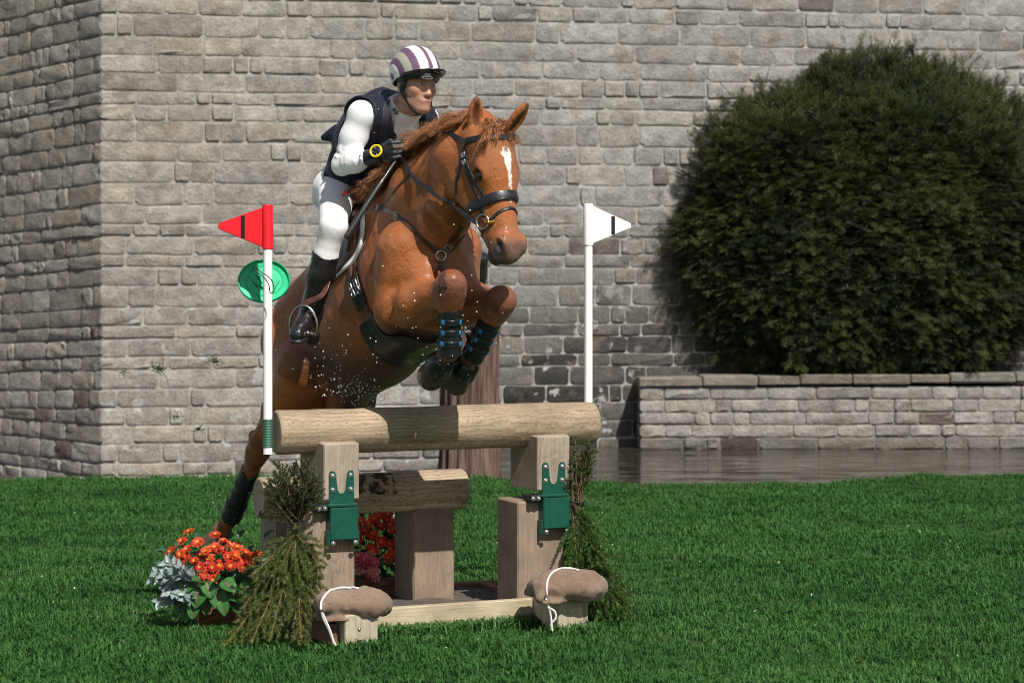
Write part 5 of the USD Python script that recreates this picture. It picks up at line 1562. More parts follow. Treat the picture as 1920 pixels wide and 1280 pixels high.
# bridle
bri = thing('bridle', 'black leather bridle with padded noseband and reins on the horse head', 'bridle', HD(.2, 0))
def hloop(c, a, b, width, thick, off=.002, lo=0, hi=2 * math.pi, n=48, R=.24):
    p = HB.loop(c, a, b, R, n, off, lo, hi)
    k = 2
    for i in range(3): p[:, i] = ndimage.gaussian_filter1d(p[:, i], 1.2, mode='wrap' if hi - lo > 6 else 'nearest')
    nn = p - np.asarray(c); 
    return p, nn
def bloop(name, c, a, b, width, thick, lo=0, hi=2 * math.pi, off=.002, lk=None, lab=None):
    p, nn = hloop(c, a, b, width, thick, off, lo, hi)
    closed = hi - lo > 6
    return obj(name, strap(p[:-1] if closed else p, nn[:-1] if closed else nn, width, thick, closed), lk or black_l, bri, True, label=lab)
bloop('noseband', HD(.325, -.085), unit(hd_n - .10 * hd_a), hd_s, .036, .011, lab='wide padded noseband')
bloop('noseband_edge', HD(.345, -.085), unit(hd_n - .10 * hd_a), hd_s, .010, .012)
bloop('flash_strap', HD(.425, -.090), unit(hd_n - .55 * hd_a), hd_s, .014, .004)
bloop('browband', HD(.045, -.085), unit(hd_n + .10 * hd_a), hd_s, .024, .009, -1.75, 1.75, .004)
bloop('headpiece', HD(.045, -.115), unit(-hd_n - .65 * hd_a), hd_s, .022, .005, -1.75, 1.75, .004)
def side_strap(name, pts, width, s, th=.004):
    """pts in head coordinates (a, n) on one cheek"""
    pts = spline([(*q, 0) for q in pts], 24)[:, :2]
    P = []
    for a, n in pts:
        c = HD(a, n, 0); h = HB.hit(HD(a, n, s * .20), -hd_s * s, 0, .2)
        P.append(h if h is not None else HD(a, n, s * .09))
    P = np.array(P) + s * hd_s * .004
    for i in range(3): P[:, i] = ndimage.gaussian_filter1d(P[:, i], 1.0, mode='nearest')
    return obj(name, strap(P, np.tile(s * hd_s, (len(P), 1)), width, th), black_l, bri, True)
for s in (1, -1):
    side_strap('cheekpiece', [(.055, -.125), (.13, -.135), (.22, -.125), (.32, -.110), (.405, -.108)], .015, s)
    side_strap('noseband_hanger', [(.07, -.120), (.15, -.118), (.24, -.095), (.325, -.082)], .011, s)
    side_strap('throatlash', [(.075, -.135), (.14, -.165), (.21, -.205), (.26, -.235)], .011, s)
    rc = HD(.418, -.108, s * .078)
    obj('bit_ring', ring(rc, hd_s * s + .25 * hd_n, .029, .0035), steel_l, bri, True)
    obj('bit_mouthpiece', tube(np.array([HD(.43, -.075, s * .082), HD(.43, -.072, s * .055), HD(.432, -.07, s * .02)]), [.007, .009, .007], 10), brass, bri, True)
    for q in (.10, .135):
        h = HB.hit(HD(q, -.13, s * .2), -hd_s * s, 0, .2)
        if h is not None: obj('buckle', buckle(h + hd_s * s * .008, hd_s * s, hd_a, .018, .016), steel_l, bri, True)
HAND_R, HAND_L = W(750, 294, 9.40), W(782, 290, 9.74)
def rein(a, b, sag, nn):
    t = np.linspace(0, 1, 20)[:, None]
    p = a + (b - a) * t - np.array([0, 0, 1.]) * sag * 4 * t * (1 - t)
    for _ in range(8):
        d_ = HB.at(p); m_ = d_ < .012
        p[m_] += HB.grad(p[m_]) * (.012 - d_[m_])[:, None] if m_.any() else 0
    return strap(p, np.tile(nn, (20, 1)), .017, .004)
rr_a = HD(.418, -.135, .085)
obj('rein', rein(rr_a, HAND_R, .012, np.array([-.35, -.9, .25])), black_l, bri, True)
pst = rr_a + (HAND_R - rr_a) * .27
obj('rein_stop', rein(pst, pst + (HAND_R - rr_a) * .05, 0, np.array([-.35, -.92, .25])), brown_l, bri, True)
obj('rein', spl := strap(spline([HD(.418, -.135, -.085), W(900, 330, 9.42), W(840, 300, 9.66), HAND_L], 24), np.tile([.7, .6, .2], (24, 1)), .017, .004), black_l, bri, True)
# boots on the legs
boot_look = plain('neoprene_boot', (.010, .011, .014), .38, vary=.35, scale=50, bump=.4, bscale=160, bdist=.003, coat=.35)
blue_look = plain('blue_print', (.02, .24, .55), .4, vary=.25, scale=60)
def leg_boot(top, bot, front, label, patches=True, bell=None, r0=.050, r1=.053, group=None):
    t = thing('leg_boot', label, 'horse boot', (top + bot) / 2)
    d = unit(bot - top); front = unit(front - d * (front @ d)); sd_ = np.cross(d, front)
    L = np.linalg.norm(bot - top)
    a = np.arange(28) * 2 * math.pi / 28
    zs = np.linspace(0, 1, 14)
    rad = np.interp(zs, [0, .08, .5, .8, 1], [r0 * 1.0, r0 * 1.02, r0 * .95, r1, r1 * 1.02])
    V = []
    for z, r in zip(zs, rad):
        dip = .022 * np.exp(-((a - 0) / .5) ** 2) + .022 * np.exp(-((a - 2 * math.pi) / .5) ** 2) if z == 0 else 0
        ridge = .0022 * np.sin(z * 44)
        V.append(top + d * (z * L) + d * (np.asarray(dip)[:, None] if np.ndim(dip) else 0) + (r + ridge) * (np.cos(a)[:, None] * front * 1.04 + np.sin(a)[:, None] * sd_ * .92))
    n, m = 14, 28
    v = np.vstack(V); f = []
    for i in range(n - 1):
        for j in range(m):
            p, q = i * m + j, i * m + (j + 1) % m
            f += [[p, q, q + m], [p, q + m, p + m]]
    v2 = np.vstack([v, v.reshape(n, m, 3)[[0, -1]].reshape(-1, 3) * .86 + .14 * np.repeat([top, bot], m, 0)])
    for j in range(m):
        q = (j + 1) % m
        f += [[j, n * m + j, n * m + q], [j, n * m + q, q]]
        e = (n - 1) * m
        f += [[e + j, e + q, n * m + m + q], [e + j, n * m + m + q, n * m + m + j]]
    obj('shell', outward((v2, np.array(f))), boot_look, t, 50)
    for z in (.30, .52, .74):
        ph = np.linspace(-2.6, 2.6, 30)
        r = np.interp(z, zs, rad)
        nn = np.cos(ph)[:, None] * front + np.sin(ph)[:, None] * sd_
        P = top + d * z * L + (r + .001) * (np.cos(ph)[:, None] * front * 1.05 + np.sin(ph)[:, None] * sd_ * .94)
        obj('strap', strap(P, nn, .026, .003), boot_look, t, True)
        if patches:
            for ph0 in (-.75, .95):
                ph = np.linspace(ph0 - .16, ph0 + .16, 5)
                nn = np.cos(ph)[:, None] * front + np.sin(ph)[:, None] * sd_
                P = top + d * z * L + (r + .004) * (np.cos(ph)[:, None] * front * 1.05 + np.sin(ph)[:, None] * sd_ * .94)
                obj('blue_tab', strap(P, nn, .018, .002), blue_look, t, True)
    if bell is not None:
        c0, c1 = bell
        e = unit(c1 - c0); fr = unit(front - e * (front @ e)); s2 = np.cross(e, fr)
        V = []
        prof = [(-.02, .040), (-.012, .050), (.006, .056), (.026, .061), (.046, .065), (.050, .064), (.046, .058)]
        for z, r in prof:
            V.append(c0 + (c1 - c0) * .55 + e * z + fr * .010 + r * (np.cos(a)[:, None] * fr + np.sin(a)[:, None] * s2))
        v = np.vstack(V); f = []
        for i in range(len(prof) - 1):
            for j in range(28):
                p, q = i * 28 + j, i * 28 + (j + 1) % 28
                f += [[p, q, q + 28], [p, q + 28, p + 28]]
        obj('bell', outward((v, np.array(f))), plain('black_rubber' + str(len(_used)), (.010, .010, .013), .3, vary=.3, coat=.5), t, 50)
    return t
dR, dL = unit(fetR - kneeR), unit(fetL - kneeL)
leg_boot(kneeR + dR * .070, fetR + dR * .015, np.array([.3, -1, .1]), 'black leg boot with blue tabs on the right foreleg', True, (fetR, hoofR))
leg_boot(kneeL + dL * .070, fetL + dL * .010, np.array([.5, -1, .1]), 'black leg boot on the left foreleg, tucked behind the right one', True, (fetL, hoofL))
dH = unit(hfetR - hockR); leg_boot(hockR + dH * .15, hfetR + dH * .02, np.array([.2, -1, .1]), 'soaked black leg boot on the trailing right hind leg', False, None, .050, .056)
dH = unit(hfetL - hockL); leg_boot(hockL + dH * .15, hfetL + dH * .02, np.array([.2, -1, .1]), 'black leg boot on the left hind leg behind the post', False, None, .050, .056)
# mane and forelock: tapered wavy locks
mane_look = look('mane_hair', {'oi': ('hair_info', {}), 'r': ('rgb_ramp', {'ramp': [(.3, (.06, .026, .008)), (.5, (.25, .085, .025)), (.68, (.50, .24, .10))]}), 'at': ('attribute', {'attribute': 'tint'}), 'g': ('geometry', {}), 'n': ('noise_texture', {'scale': 85, 'detail': 3}),
    'p': ('principled_bsdf', {'roughness': .36, 'specular_ior_level': .5})}, [('g.position', 'n.vector'), ('n.fac', 'r.fac'), ('r.color', 'p.base_color')])
rm = np.random.default_rng(61)
def curves(name, parent, strands, w):
    path = numbered(str(parent.GetPath()), name)
    bc = UsdGeom.BasisCurves.Define(stage, path)
    o = origin_of(path)
    bc.CreateTypeAttr('linear')
    bc.CreatePointsAttr(Vt.Vec3fArray.FromNumpy((np.vstack(strands) - o).astype(np.float32)))
    bc.CreateCurveVertexCountsAttr(Vt.IntArray([len(s) for s in strands]))
    W_ = np.concatenate([np.linspace(1, .35, len(s)) * w for s in strands]).astype(np.float32)
    bc.CreateWidthsAttr(Vt.FloatArray.FromNumpy(W_)); bc.SetWidthsInterpolation('vertex')
    UsdShade.MaterialBindingAPI.Apply(bc.GetPrim()).Bind(mane_look)
    return bc.GetPrim()
crest = spline([HL(.03, -.015), W(750, 338, 9.68), W(774, 303, 9.60), W(806, 270, 9.45), W(838, 244, 9.33), W(868, 227, 9.21), W(896, 219, 9.12)], 200)
locks = []
def lock(root, dirs, n, spread, length, sway):
    ctrl = [root]; p = root.copy()
    for k, dd in enumerate(dirs):
        p = p + dd * length / len(dirs); ctrl.append(p.copy())
    base = spline(ctrl, 14)
    t = np.linspace(0, 1, 14)[:, None]
    ph = rm.uniform(0, 6.28); ax = unit(rm.normal(size=3))
    wave_ = ax * np.sin(t * rm.uniform(2.5, 5) + ph) * sway * t
    for i in range(n):
        o = rm.normal(0, spread, 3)
        locks.append(base + wave_ + o * (.5 + 1.1 * t * (1.25 - t)) + rm.normal(0, .0016, (14, 3)))
for i in range(230):
    u = (i + rm.random()) / 230
    r_ = crest[int(u * 199)] + rm.normal(0, .006, 3)
    back = unit(np.array([-.75, .35, .15])); down = unit(np.array([-.62, -.42, -.62]))
    k = rm.random()
    side = 1 if rm.random() < .78 else -.6
    d1 = unit(np.array([-.5 * side, -.35 * side, .32])) ; d2 = unit(back * .7 + down * (.5 + .6 * k)); d3 = unit(back * (.9 - .5 * k) + down * (.4 + .9 * k))
    lock(r_, [d1 * .55, d2 * 1.1, d3 * 1.3, d3 * 1.1], 20, .0075, rm.uniform(.12, .23) * (1.0 - .3 * u), .034)
curves('mane', horse, locks, .0021)
locks = []
fl0 = HD(-.035, -.03)
for i in range(34):
    s0 = rm.uniform(-.055, .06)
    r_ = HD(rm.uniform(-.03, .01), rm.uniform(-.05, -.012), s0)
    dn = unit(hd_n * .5 + hd_a * .35); dd = unit(hd_a * .55 + hd_s * rm.uniform(-.7, 1.3) + hd_n * .12)
    lock(r_, [dn * .6, dd * 1.1, unit(dd + hd_s * rm.normal(0, .3)) * 1.1], 22, .008, rm.uniform(.08, .14), .010)
curves('forelock', horse, locks, .0021)
# tail carried behind the far hind leg
locks = []
tb = HL(-1.20, -.14, -.03)
for i in range(50):
    r_ = tb + rm.normal(0, .018, 3)
    lock(r_, [np.array([.15, .6, -.1]), np.array([.25, .3, -.8]), np.array([.2, .05, -1]), np.array([.15, .05, -1])], 12, .02, rm.uniform(.45, .6), .03)
curves('tail', horse, locks, .004)
# ================================================================ the rider
rT = unit([.75, -.66, 0])
rHip, rNeck = W(654, 352, 10.0), W(747, 211, 9.66)
rS = unit(rNeck - rHip); rN = unit(rT - rS * (rT @ rS)); rRt = np.cross(rN, rS)
if rRt @ np.array([-.66, -.75, 0]) < 0: rRt = -rRt
rAx = np.stack([rS, rN, rRt])
rL = np.linalg.norm(rNeck - rHip)
def TR_(u, n=0., r=0.): return rHip + rS * u * rL + rN * n + rRt * r
rShR, rShL = W(680, 216, 9.56), W(796, 226, 9.80)
rElR, rWrR = W(641, 310, 9.58), W(712, 290, 9.44)
rElL, rWrL = W(800, 312, 9.92), W(774, 292, 9.78)
rHpR, rKnR, rAnR = W(632, 356, 9.90), W(625, 424, 9.56), W(583, 588, 9.66)
def mirror(p): return p - 2 * ((p - hO) @ hR) * hR
rHpL, rKnL, rAnL = W(690, 360, 10.06), mirror(rKnR), mirror(rAnR)
toeR = rAnR + np.array([-.045, -.13, -.085]); heelR = rAnR + np.array([.0, .045, -.065])
toeL, heelL = rAnL + np.array([.04, -.11, -.09]), rAnL + np.array([0, .05, -.06])
HO = W(779, 157, 9.54)                                   # between the ears at eye height
hL_ = unit([.60, -.79, -.10]); hRt_ = unit(np.cross(hL_, [0.05, 0, 1.])); hUp_ = np.cross(hRt_, hL_)
if hRt_ @ np.array([-.68, -.7, 0]) < 0: hRt_ = -hRt_; hUp_ = -hUp_
if hUp_[2] < 0: hUp_ = -hUp_
FAx = np.stack([hL_, hRt_, hUp_])
def FP(x, y, z): return HO + x * hL_ + y * hRt_ + z * hUp_
def arms(F, g, sides=(1, -1), k=.025):
    for s in sides:
        a, b, c = (rShR, rElR, rWrR) if s > 0 else (rShL, rElL, rWrL)
        m1 = a + (b - a) * .45
        F.cone(a, m1, .060 + g, .056 + g, k); F.cone(m1, b, .056 + g, .042 + g, k)
        m2 = b + (c - b) * .35
        F.cone(b, m2, .043 + g, .045 + g, k); F.cone(m2, c, .045 + g, .029 + g, k)
def torso(F, g, k=.05, back=0.):
    F.ell(TR_(.0, -.005), rAx, (.13, .115 + g, .165 + g), k)
    F.ell(TR_(.34, -.012 - back * .4), rAx, (.17, .105 + g, .148 + g), k)
    F.ell(TR_(.70, -.022 - back), rAx, (.19, .118 + g, .172 + g), k)
    F.cone(rShR, rShL, .062 + g, .062 + g, k)
def legs(F, g, k=.03):
    for a, b, c in ((rHpR, rKnR, rAnR), (rHpL, rKnL, rAnL)):
        F.cone(a, b, .092 + g, .062 + g, k)
        m = b + (c - b) * .35
        F.cone(b, m, .058 + g, .054 + g, k); F.cone(m, c, .054 + g, .036 + g, k)
RB = Field([-1.0, 9.15, 1.18], [-.18, 10.35, 2.62], .0055)
torso(RB, -.012); arms(RB, -.014); legs(RB, -.010)
for h_, t_ in ((heelR, toeR), (heelL, toeL)): RB.cone(h_, t_, .030, .026, .02)
for w_, e_, s in ((rWrR, rElR, 1), (rWrL, rElL, -1)): RB.cone(w_, w_ + unit(w_ - e_) * .05, .022, .016, .01)
RB.cone(TR_(.95, -.01), FP(-.035, 0, -.085), .062, .056, .03)
# head
RB.ell(FP(-.012, 0, .035), FAx, (.095, .074, .098), .02)
RB.ell(FP(.034, 0, -.028), FAx, (.060, .062, .094), .03)
for s in (-1, 1):
    RB.cone(FP(-.004, s * .052, -.062), FP(.066, s * .018, -.106), .020, .018, .025)
    RB.ell(FP(.054, s * .042, -.026), FAx, (.027, .020, .020), .025)
    RB.ell(FP(.094, s * .031, -.001), FAx, (.015, .018, .0085), .010, op='cut')
    RB.ell(FP(-.004, s * .077, -.012), FAx, (.019, .008, .032), .008)
    RB.ell(FP(.098, s * .011, -.045), FAx, (.011, .008, .0075), .008)
RB.cone(FP(.084, .036, .017), FP(.090, .012, .013), .010, .009, .012); RB.cone(FP(.084, -.036, .017), FP(.090, -.012, .013), .010, .009, .012)
RB.ell(FP(.070, 0, -.072), FAx, (.0275, .034, .030), .016)
RB.cone(FP(.090, 0, .008), FP(.1075, 0, -.039), .0080, .0108, .012)
RB.cone(FP(.0925, .020, -.0715), FP(.0975, .004, -.0705), .0036, .0046, .010); RB.cone(FP(.0925, -.020, -.0715), FP(.0975, -.004, -.0705), .0036, .0046, .010)
RB.cone(FP(.0945, .013, -.0830), FP(.0945, -.013, -.0830), .0052, .0052, .010)
RB.ell(FP(.080, 0, -.107), FAx, (.022, .024, .018), .02)
pV, pT = RB.mesh(1)
SKIN = np.array([.42, .225, .155])
pC = SKIN * (.86 + .28 * meshkit.fbm(pV * 30, 3, 3)[:, None])
fx_, fy_, fz_ = (pV - HO) @ hL_, (pV - HO) @ hRt_, (pV - HO) @ hUp_
isH = np.linalg.norm(pV - FP(.02, 0, -.02), axis=1) < .17
def pp_(mask, col):
    global pC
    m = np.clip(mask, 0, 1)[:, None]
    pC = pC * (1 - m) + np.asarray(col) * m
pp_(isH * sstep(fx_, .02, .06) * (1 - sstep(fz_, -.075, -.05)) * .42 * (np.abs(fy_) < .07), (.20, .115, .085))   # stubble
pp_(isH * np.exp(-((fx_ - .06) / .02) ** 2 - ((np.abs(fy_) - .045) / .02) ** 2 - ((fz_ + .03) / .018) ** 2) * .5, (.48, .19, .14))
pp_(isH * (fx_ > .082) * (np.abs(fy_) < .021) * np.exp(-((fz_ + .0775) / .0075) ** 2) * .6, (.34, .13, .105))
pp_(isH * (fx_ > .083) * (np.abs(fy_) < .019) * np.exp(-((fz_ + .0768) / .0024) ** 2) * .75, (.06, .02, .02))
for s in (-1, 1):
    pp_(isH * (fx_ > .06) * np.exp(-((fy_ * s - .032) / .016) ** 2 - ((fz_ - .0185) / .0052) ** 2) * .85, (.05, .028, .018))
    pp_(isH * (fx_ > .06) * np.exp(-((fy_ * s - .031) / .017) ** 2 - ((fz_ - .007) / .0035) ** 2) * .6, (.07, .03, .022))
    pp_(isH * (fx_ > .09) * np.exp(-((fy_ * s - .008) / .004) ** 2 - ((fz_ + .054) / .003) ** 2) * .8, (.06, .025, .02))
pp_(isH * (fx_ < .036) * (np.abs(fy_) > .055) * (fx_ > .016) * (fz_ > -.022) * .7, (.045, .026, .018))              # sideburns
pp_(isH * (fx_ < .01) * (fz_ > -.06) * (np.abs(fy_) < .071) * .9, (.035, .022, .016))
skin_look = look('skin', {'at': ('attribute', {'attribute': 'tint'}), 'g': ('geometry', {}), 'n': ('noise_texture', {'scale': 180, 'detail': 3}), 'b': ('bump', {'strength': .25, 'distance': .001}),
    'p': ('principled_bsdf', {'roughness': .48, 'specular_ior_level': .45, 'subsurface_weight': .15, 'subsurface_scale': .006, 'subsurface_radius': (1, .35, .2)})},
    [('at.color', 'p.base_color'), ('g.position', 'n.vector'), ('n.fac', 'b.height'), ('b.normal', 'p.normal')])
rider = thing('person', 'rider in white shirt, navy body protector and striped helmet leaning over the horse neck', 'person', rHip)
obj('body', (pV, pT), skin_look, rider, True, pC)
ew = plain('eye_white', (.34, .31, .28), .2, vary=.03); ei = plain('iris', (.03, .028, .025), .12, vary=0, coat=.8)
for s in (1, -1):
    c = FP(.0775, s * .031, -.001)
    e = obj('eye', ball(c, .0122, 3), ew, rider, True)
    look_d = unit(hL_ * 1.0 + hRt_ * -.12)
    obj('iris', ball(c + look_d * .0074, .0064, 2), ei, e, True)
white_cloth = look('white_shirt', {'g': ('geometry', {}), 'n': ('noise_texture', {'scale': 14, 'detail': 3, 'distortion': 1.2}), 'n2': ('noise_texture', {'scale': 420, 'detail': 2}), 'a': ('math', {'math_type': 'multiply_add', 'value2': .12}), 'b': ('bump', {'strength': .3, 'distance': .006}),
    'p': ('principled_bsdf', {'base_color': (.72, .72, .74), 'roughness': .75, 'specular_ior_level': .3, 'sheen_weight': .2})},
    [('g.position', 'n.vector'), ('g.position', 'n2.vector'), ('n2.fac', 'a.value1'), ('n.fac', 'a.value3'), ('a.value', 'b.height'), ('b.normal', 'p.normal')])
navy = plain('navy_nylon', (.006, .009, .020), .55, vary=.3, scale=24, bump=.7, bscale=42, bdist=.010, sheen=.06, spec=.3)
navy2 = plain('dark_webbing', (.020, .022, .034), .6, vary=.25, scale=60, bump=.5, bscale=300, bdist=.003)
# shirt with sleeves and collar
F = Field([-.95, 9.2, 1.75], [-.25, 10.3, 2.45], .006)
torso(F, -.004); arms(F, -.005, k=.045)
for e, (t, o) in enumerate(((.70, .2), (.80, -.3), (.90, .1), (1.12, .3), (1.25, -.2), (1.42, .2), (1.62, -.1))):     # soft creases round the elbow and along the forearm
    c = rShR + (rElR - rShR) * t if t <= 1 else rElR + (rWrR - rElR) * (t - 1)
    ax_ = unit(rElR - rShR) if t <= 1 else unit(rWrR - rElR)
    w_ = np.array([-.35, -.90, .2]); sd_ = unit(np.cross(ax_, w_)); r_ = .047 if t < 1.3 else .041
    pts = [c + r_ * (math.cos(q) * unit(w_) + math.sin(q) * sd_) + ax_ * (.012 * o + .02 * q * o) for q in (-.9, -.3, .3, .9)]
    F.chain(pts, [.002, .0045, .0045, .002], .010)
F.cone(TR_(.90, -.01), TR_(1.12, .018), .080, .076, .02)
F.plane(TR_(1.16, .02), unit(rS - .35 * rN))
F.cone(TR_(1.14, .02), TR_(1.34, .06), .060, .064, .004, op='cut')
F.plane(rWrR + unit(rWrR - rElR) * .012, [0, 0, -1]) if False else None
F.wobble(.0014, 9, 2)
SHF = F
obj('shirt', F.mesh(1), white_cloth, rider, True)
# body protector
F = Field([-1.0, 9.2, 1.75], [-.25, 10.3, 2.45], .006)
torso(F, .026, .045, .026)
F.ell(TR_(.62, -.135, .0), rAx, (.20, .040, .125), .03)
F.cone(TR_(.42, -.165, .06), TR_(.30, -.20, .08), .040, .014, .02)
F.plane(TR_(.09), -unit(rS + .35 * rN))
for s, a, b in ((1, rShR, rElR), (-1, rShL, rElL)):
    out_ = rRt * s
    F.cone(a + out_ * .035 + rS * .01, a + out_ * .05 + unit(b - a) * .13, .080, .078, .008, op='cut')
    F.cone(a + out_ * .03, a + out_ * .20, .078, .09, .008, op='cut')
F.cone(TR_(.94, .01), TR_(1.3, .045), .086, .100, .008, op='cut')
F.ell(TR_(.86, .14, -.015), rAx, (.25, .14, .070), .008, op='cut')
F.wobble(.003, 18, 8)
VF = F
vest = obj('body_protector', F.mesh(1), navy, rider, True)
def dr(F_, px, width, thick, n=24, off=.001):
    p = F_.drape(spline([(*q, 0) for q in px], n)[:, :2], off)
    for i in range(3): p[:, i] = ndimage.gaussian_filter1d(p[:, i], 1.5, mode='nearest')
    return strap(p, F_.grad(p), width, thick)
obj('strap', dr(VF, [(730, 182), (726, 198), (722, 225), (716, 268)], .036, .004), navy2, vest, True)
obj('strap', dr(VF, [(660, 340), (680, 345), (705, 348)], .030, .004), navy2, vest, True)
for q in ((711, 176), (709, 206), (702, 248), (613, 290), (640, 342)):
    p = VF.drape([q], .002); obj('stud', ball(p[0], .0045, 1), steel_l, vest, True)
p = VF.drape([(717, 274), (716, 280)], .004); obj('buckle', buckle(p[0], VF.grad(p[:1])[0], p[1] - p[0], .040, .030), steel_l, vest, True)
# collar mark: two crossed curved strokes, twice
RS_ = SHF
blk = plain('black_print', (.008, .008, .012), .6)
for pts in ([(738, 203), (741, 206), (744, 203)], [(739, 208), (741, 204), (743, 208)], [(742, 213), (746, 211), (748, 207)], [(741, 209), (745, 212), (749, 213)], [(742, 206), (744, 210)]):
    if len(pts) < 3: pts = [pts[0], ((pts[0][0] + pts[1][0]) / 2, (pts[0][1] + pts[1][1]) / 2), pts[1]]
    obj('collar_mark', dr(RS_, pts, .0045, .001, 8, .006), blk, rider, True)
# breeches and boots
F = Field([-1.0, 9.2, 1.15], [-.2, 10.45, 2.12], .0065)
F.ell(TR_(-.02, -.012), rAx, (.14, .128, .178), .05)
F.plane(TR_(.20), rS)
for a, b, c in ((rHpR, rKnR, rAnR), (rHpL, rKnL, rAnL)):
    F.cone(a, b, .090, .057, .03); m = b + (c - b) * .35
    F.cone(b, m, .055, .051, .03); F.cone(m, b + (c - b) * .5, .052, .046, .02)
F.wobble(.0014, 14, 12)
obj('breeches', F.mesh(1), plain('white_breeches', (.74, .74, .75), .8, vary=.04, scale=40, bump=.3, bscale=24, bdist=.006, sheen=.2), rider, True)
boot_l = plain('black_boot_leather', (.009, .009, .011), .30, vary=.3, scale=40, bump=.7, bscale=34, bdist=.012, coat=.5)
for k, (b, c, h_, t_) in enumerate(((rKnR, rAnR, heelR, toeR), (rKnL, rAnL, heelL, toeL))):
    F = Field(np.minimum(np.minimum(b, c), t_) - .13, np.maximum(np.maximum(b, h_), c) + .13, .005)
    top = b + (c - b) * .32
    F.cone(top - (c - b) * .05, top + (c - b) * .22, .062, .059, .02); F.cone(top + (c - b) * .22, c, .059, .045, .02)
    F.cone(c, h_ + np.array([0, 0, .012]), .046, .036, .03); F.cone(c + (t_ - c) * .35, t_, .042, .033, .03)
    F.plane(top, b - c)
    F.wobble(.003, 24, 15 + k)
    bt = obj('riding_boot', F.mesh(1), boot_l, rider, True)
    sole_d = unit(t_ - h_); up_ = unit(np.cross(np.cross(sole_d, [0, 0, 1.]), sole_d))
    F = Field(np.minimum(h_, t_) - .09, np.maximum(h_, t_) + .09, .005)
    F.cone(h_ - up_ * .030, t_ - up_ * .028 + sole_d * .012, .034, .036, .01, squash=(up_, .32)); F.cone(h_ - up_ * .036, h_ - up_ * .046, .033, .031, .005, squash=(sole_d, .9))
    obj('sole', F.mesh(1), black_l, bt, True)
# helmet
F = Field(HO - .20, HO + .22, .0032)
hc = FP(-.012, 0, .052)
F.ell(hc, FAx, (.128, .104, .112), .02)
F.plane(FP(.06, 0, .036), -unit(hUp_ - .36 * hL_))
F.ell(FP(-.012, 0, .040), FAx, (.112, .088, .096), .004, op='cut')
sV, sT = F.mesh(1)
q = (sV - hc) @ FAx.T / np.array([.128, .104, .112])
pole = unit([-.22, .92, -.28]); ang_ = np.degrees(np.arccos(np.clip((q / np.linalg.norm(q, axis=1, keepdims=True)) @ pole, -1, 1)))
Wc, Pc, Gc = (.78, .78, .77), (.135, .075, .125), (.33, .33, .27)
bands = [(0, Pc), (8, Wc), (27, Pc), (42, Gc), (60, Pc), (77, Wc), (98, Pc), (109, Wc), (126, Pc), (138, Gc), (150, Pc), (160, Wc)]
sC = np.zeros((len(sV), 3))
for a0, c_ in bands: sC[ang_ >= a0] = c_
helm = thing('helmet', None, None, HO, parent=str(rider.GetPath()))
obj('cover', (sV, sT), plain('silk_cover', (1, 1, 1), .32, vary=.06, scale=30, tint=True, coat=.2, bump=.25, bscale=40, bdist=.006), helm, True, sC)
F = Field(HO - .24, HO + .26, .004)
F.ell(FP(-.010, 0, .040), FAx, (.1245, .1005, .085), .01)
F.plane(FP(.06, 0, .050), unit(hUp_ - .36 * hL_)); F.plane(FP(.06, 0, .016), -unit(hUp_ - .30 * hL_))
F.ell(FP(-.012, 0, .02), FAx, (.110, .087, .09), .003, op='cut')
shell_b = plain('black_velvet_shell', (.008, .010, .016), .35, vary=.2, coat=.3)
obj('rim', F.mesh(1), shell_b, helm, True)
# peak: a curved brim
n, m = 26, 10
P = np.zeros((n, m, 3))
for i, a in enumerate(np.linspace(-1.25, 1.25, n)):
    for j, t in enumerate(np.linspace(0, 1, m)):
        x0, y0 = .112 * math.cos(a), .098 * math.sin(a)
        ext = .064 * math.cos(a * 1.15) ** .8 if abs(a * 1.15) < 1.57 else 0
        P[i, j] = FP(x0 - .006 + ext * t, y0 * (1 + .02 * t), .058 + .022 * t - .030 * (a / 1.25) ** 2 - .014 * t * t)
nu_ = hUp_ * .0035
v = np.vstack([(P + nu_).reshape(-1, 3), (P - nu_).reshape(-1, 3)])
I, J = np.meshgrid(np.arange(n - 1), np.arange(m - 1), indexing='ij')
qf = np.stack([I * m + J, (I + 1) * m + J, (I + 1) * m + J + 1, I * m + J + 1], -1).reshape(-1, 4)
f = np.vstack([qf[:, [0, 1, 2]], qf[:, [0, 2, 3]]]); k = n * m
rg_ = [i * m for i in range(n)] + [(n - 1) * m + j for j in range(1, m)] + [i * m + m - 1 for i in range(n - 2, -1, -1)] + [j for j in range(m - 2, 0, -1)]
f = np.vstack([f, f[:, ::-1] + k] + [[[a, k + a, k + b], [a, k + b, b]] for a, b in zip(rg_, rg_[1:] + rg_[:1])])
obj('peak', outward((v, f)), shell_b, helm, True)
# oval badge on the front
bc = FP(.1165, .022, .028); bn = unit(hL_ + .18 * hRt_ + .05 * hUp_); bx = unit(np.cross(hUp_, bn)); by = np.cross(bn, bx)
a = np.arange(28) * 2 * math.pi / 28
ov = np.vstack([bc + .026 * np.cos(a)[:, None] * bx + .0085 * np.sin(a)[:, None] * by + bn * .003, [bc + bn * .004], bc + .028 * np.cos(a)[:, None] * bx + .0105 * np.sin(a)[:, None] * by - bn * .006])
ff = [[j, (j + 1) % 28, 28] for j in range(28)] + [[29 + j, 29 + (j + 1) % 28, (j + 1) % 28] for j in range(28)] + [[29 + j, (j + 1) % 28, j] for j in range(28)]
obj('badge', (ov, np.array(ff)), plain('silver_badge', (.55, .56, .52), .3, .6, vary=.1), helm, 40)
obj('badge_mark', tube(np.array([bc + bx * t + by * .0022 * math.sin(t * 900) + bn * .0045 for t in np.linspace(-.017, .017, 26)]), .0013, 5), blk, helm, True)
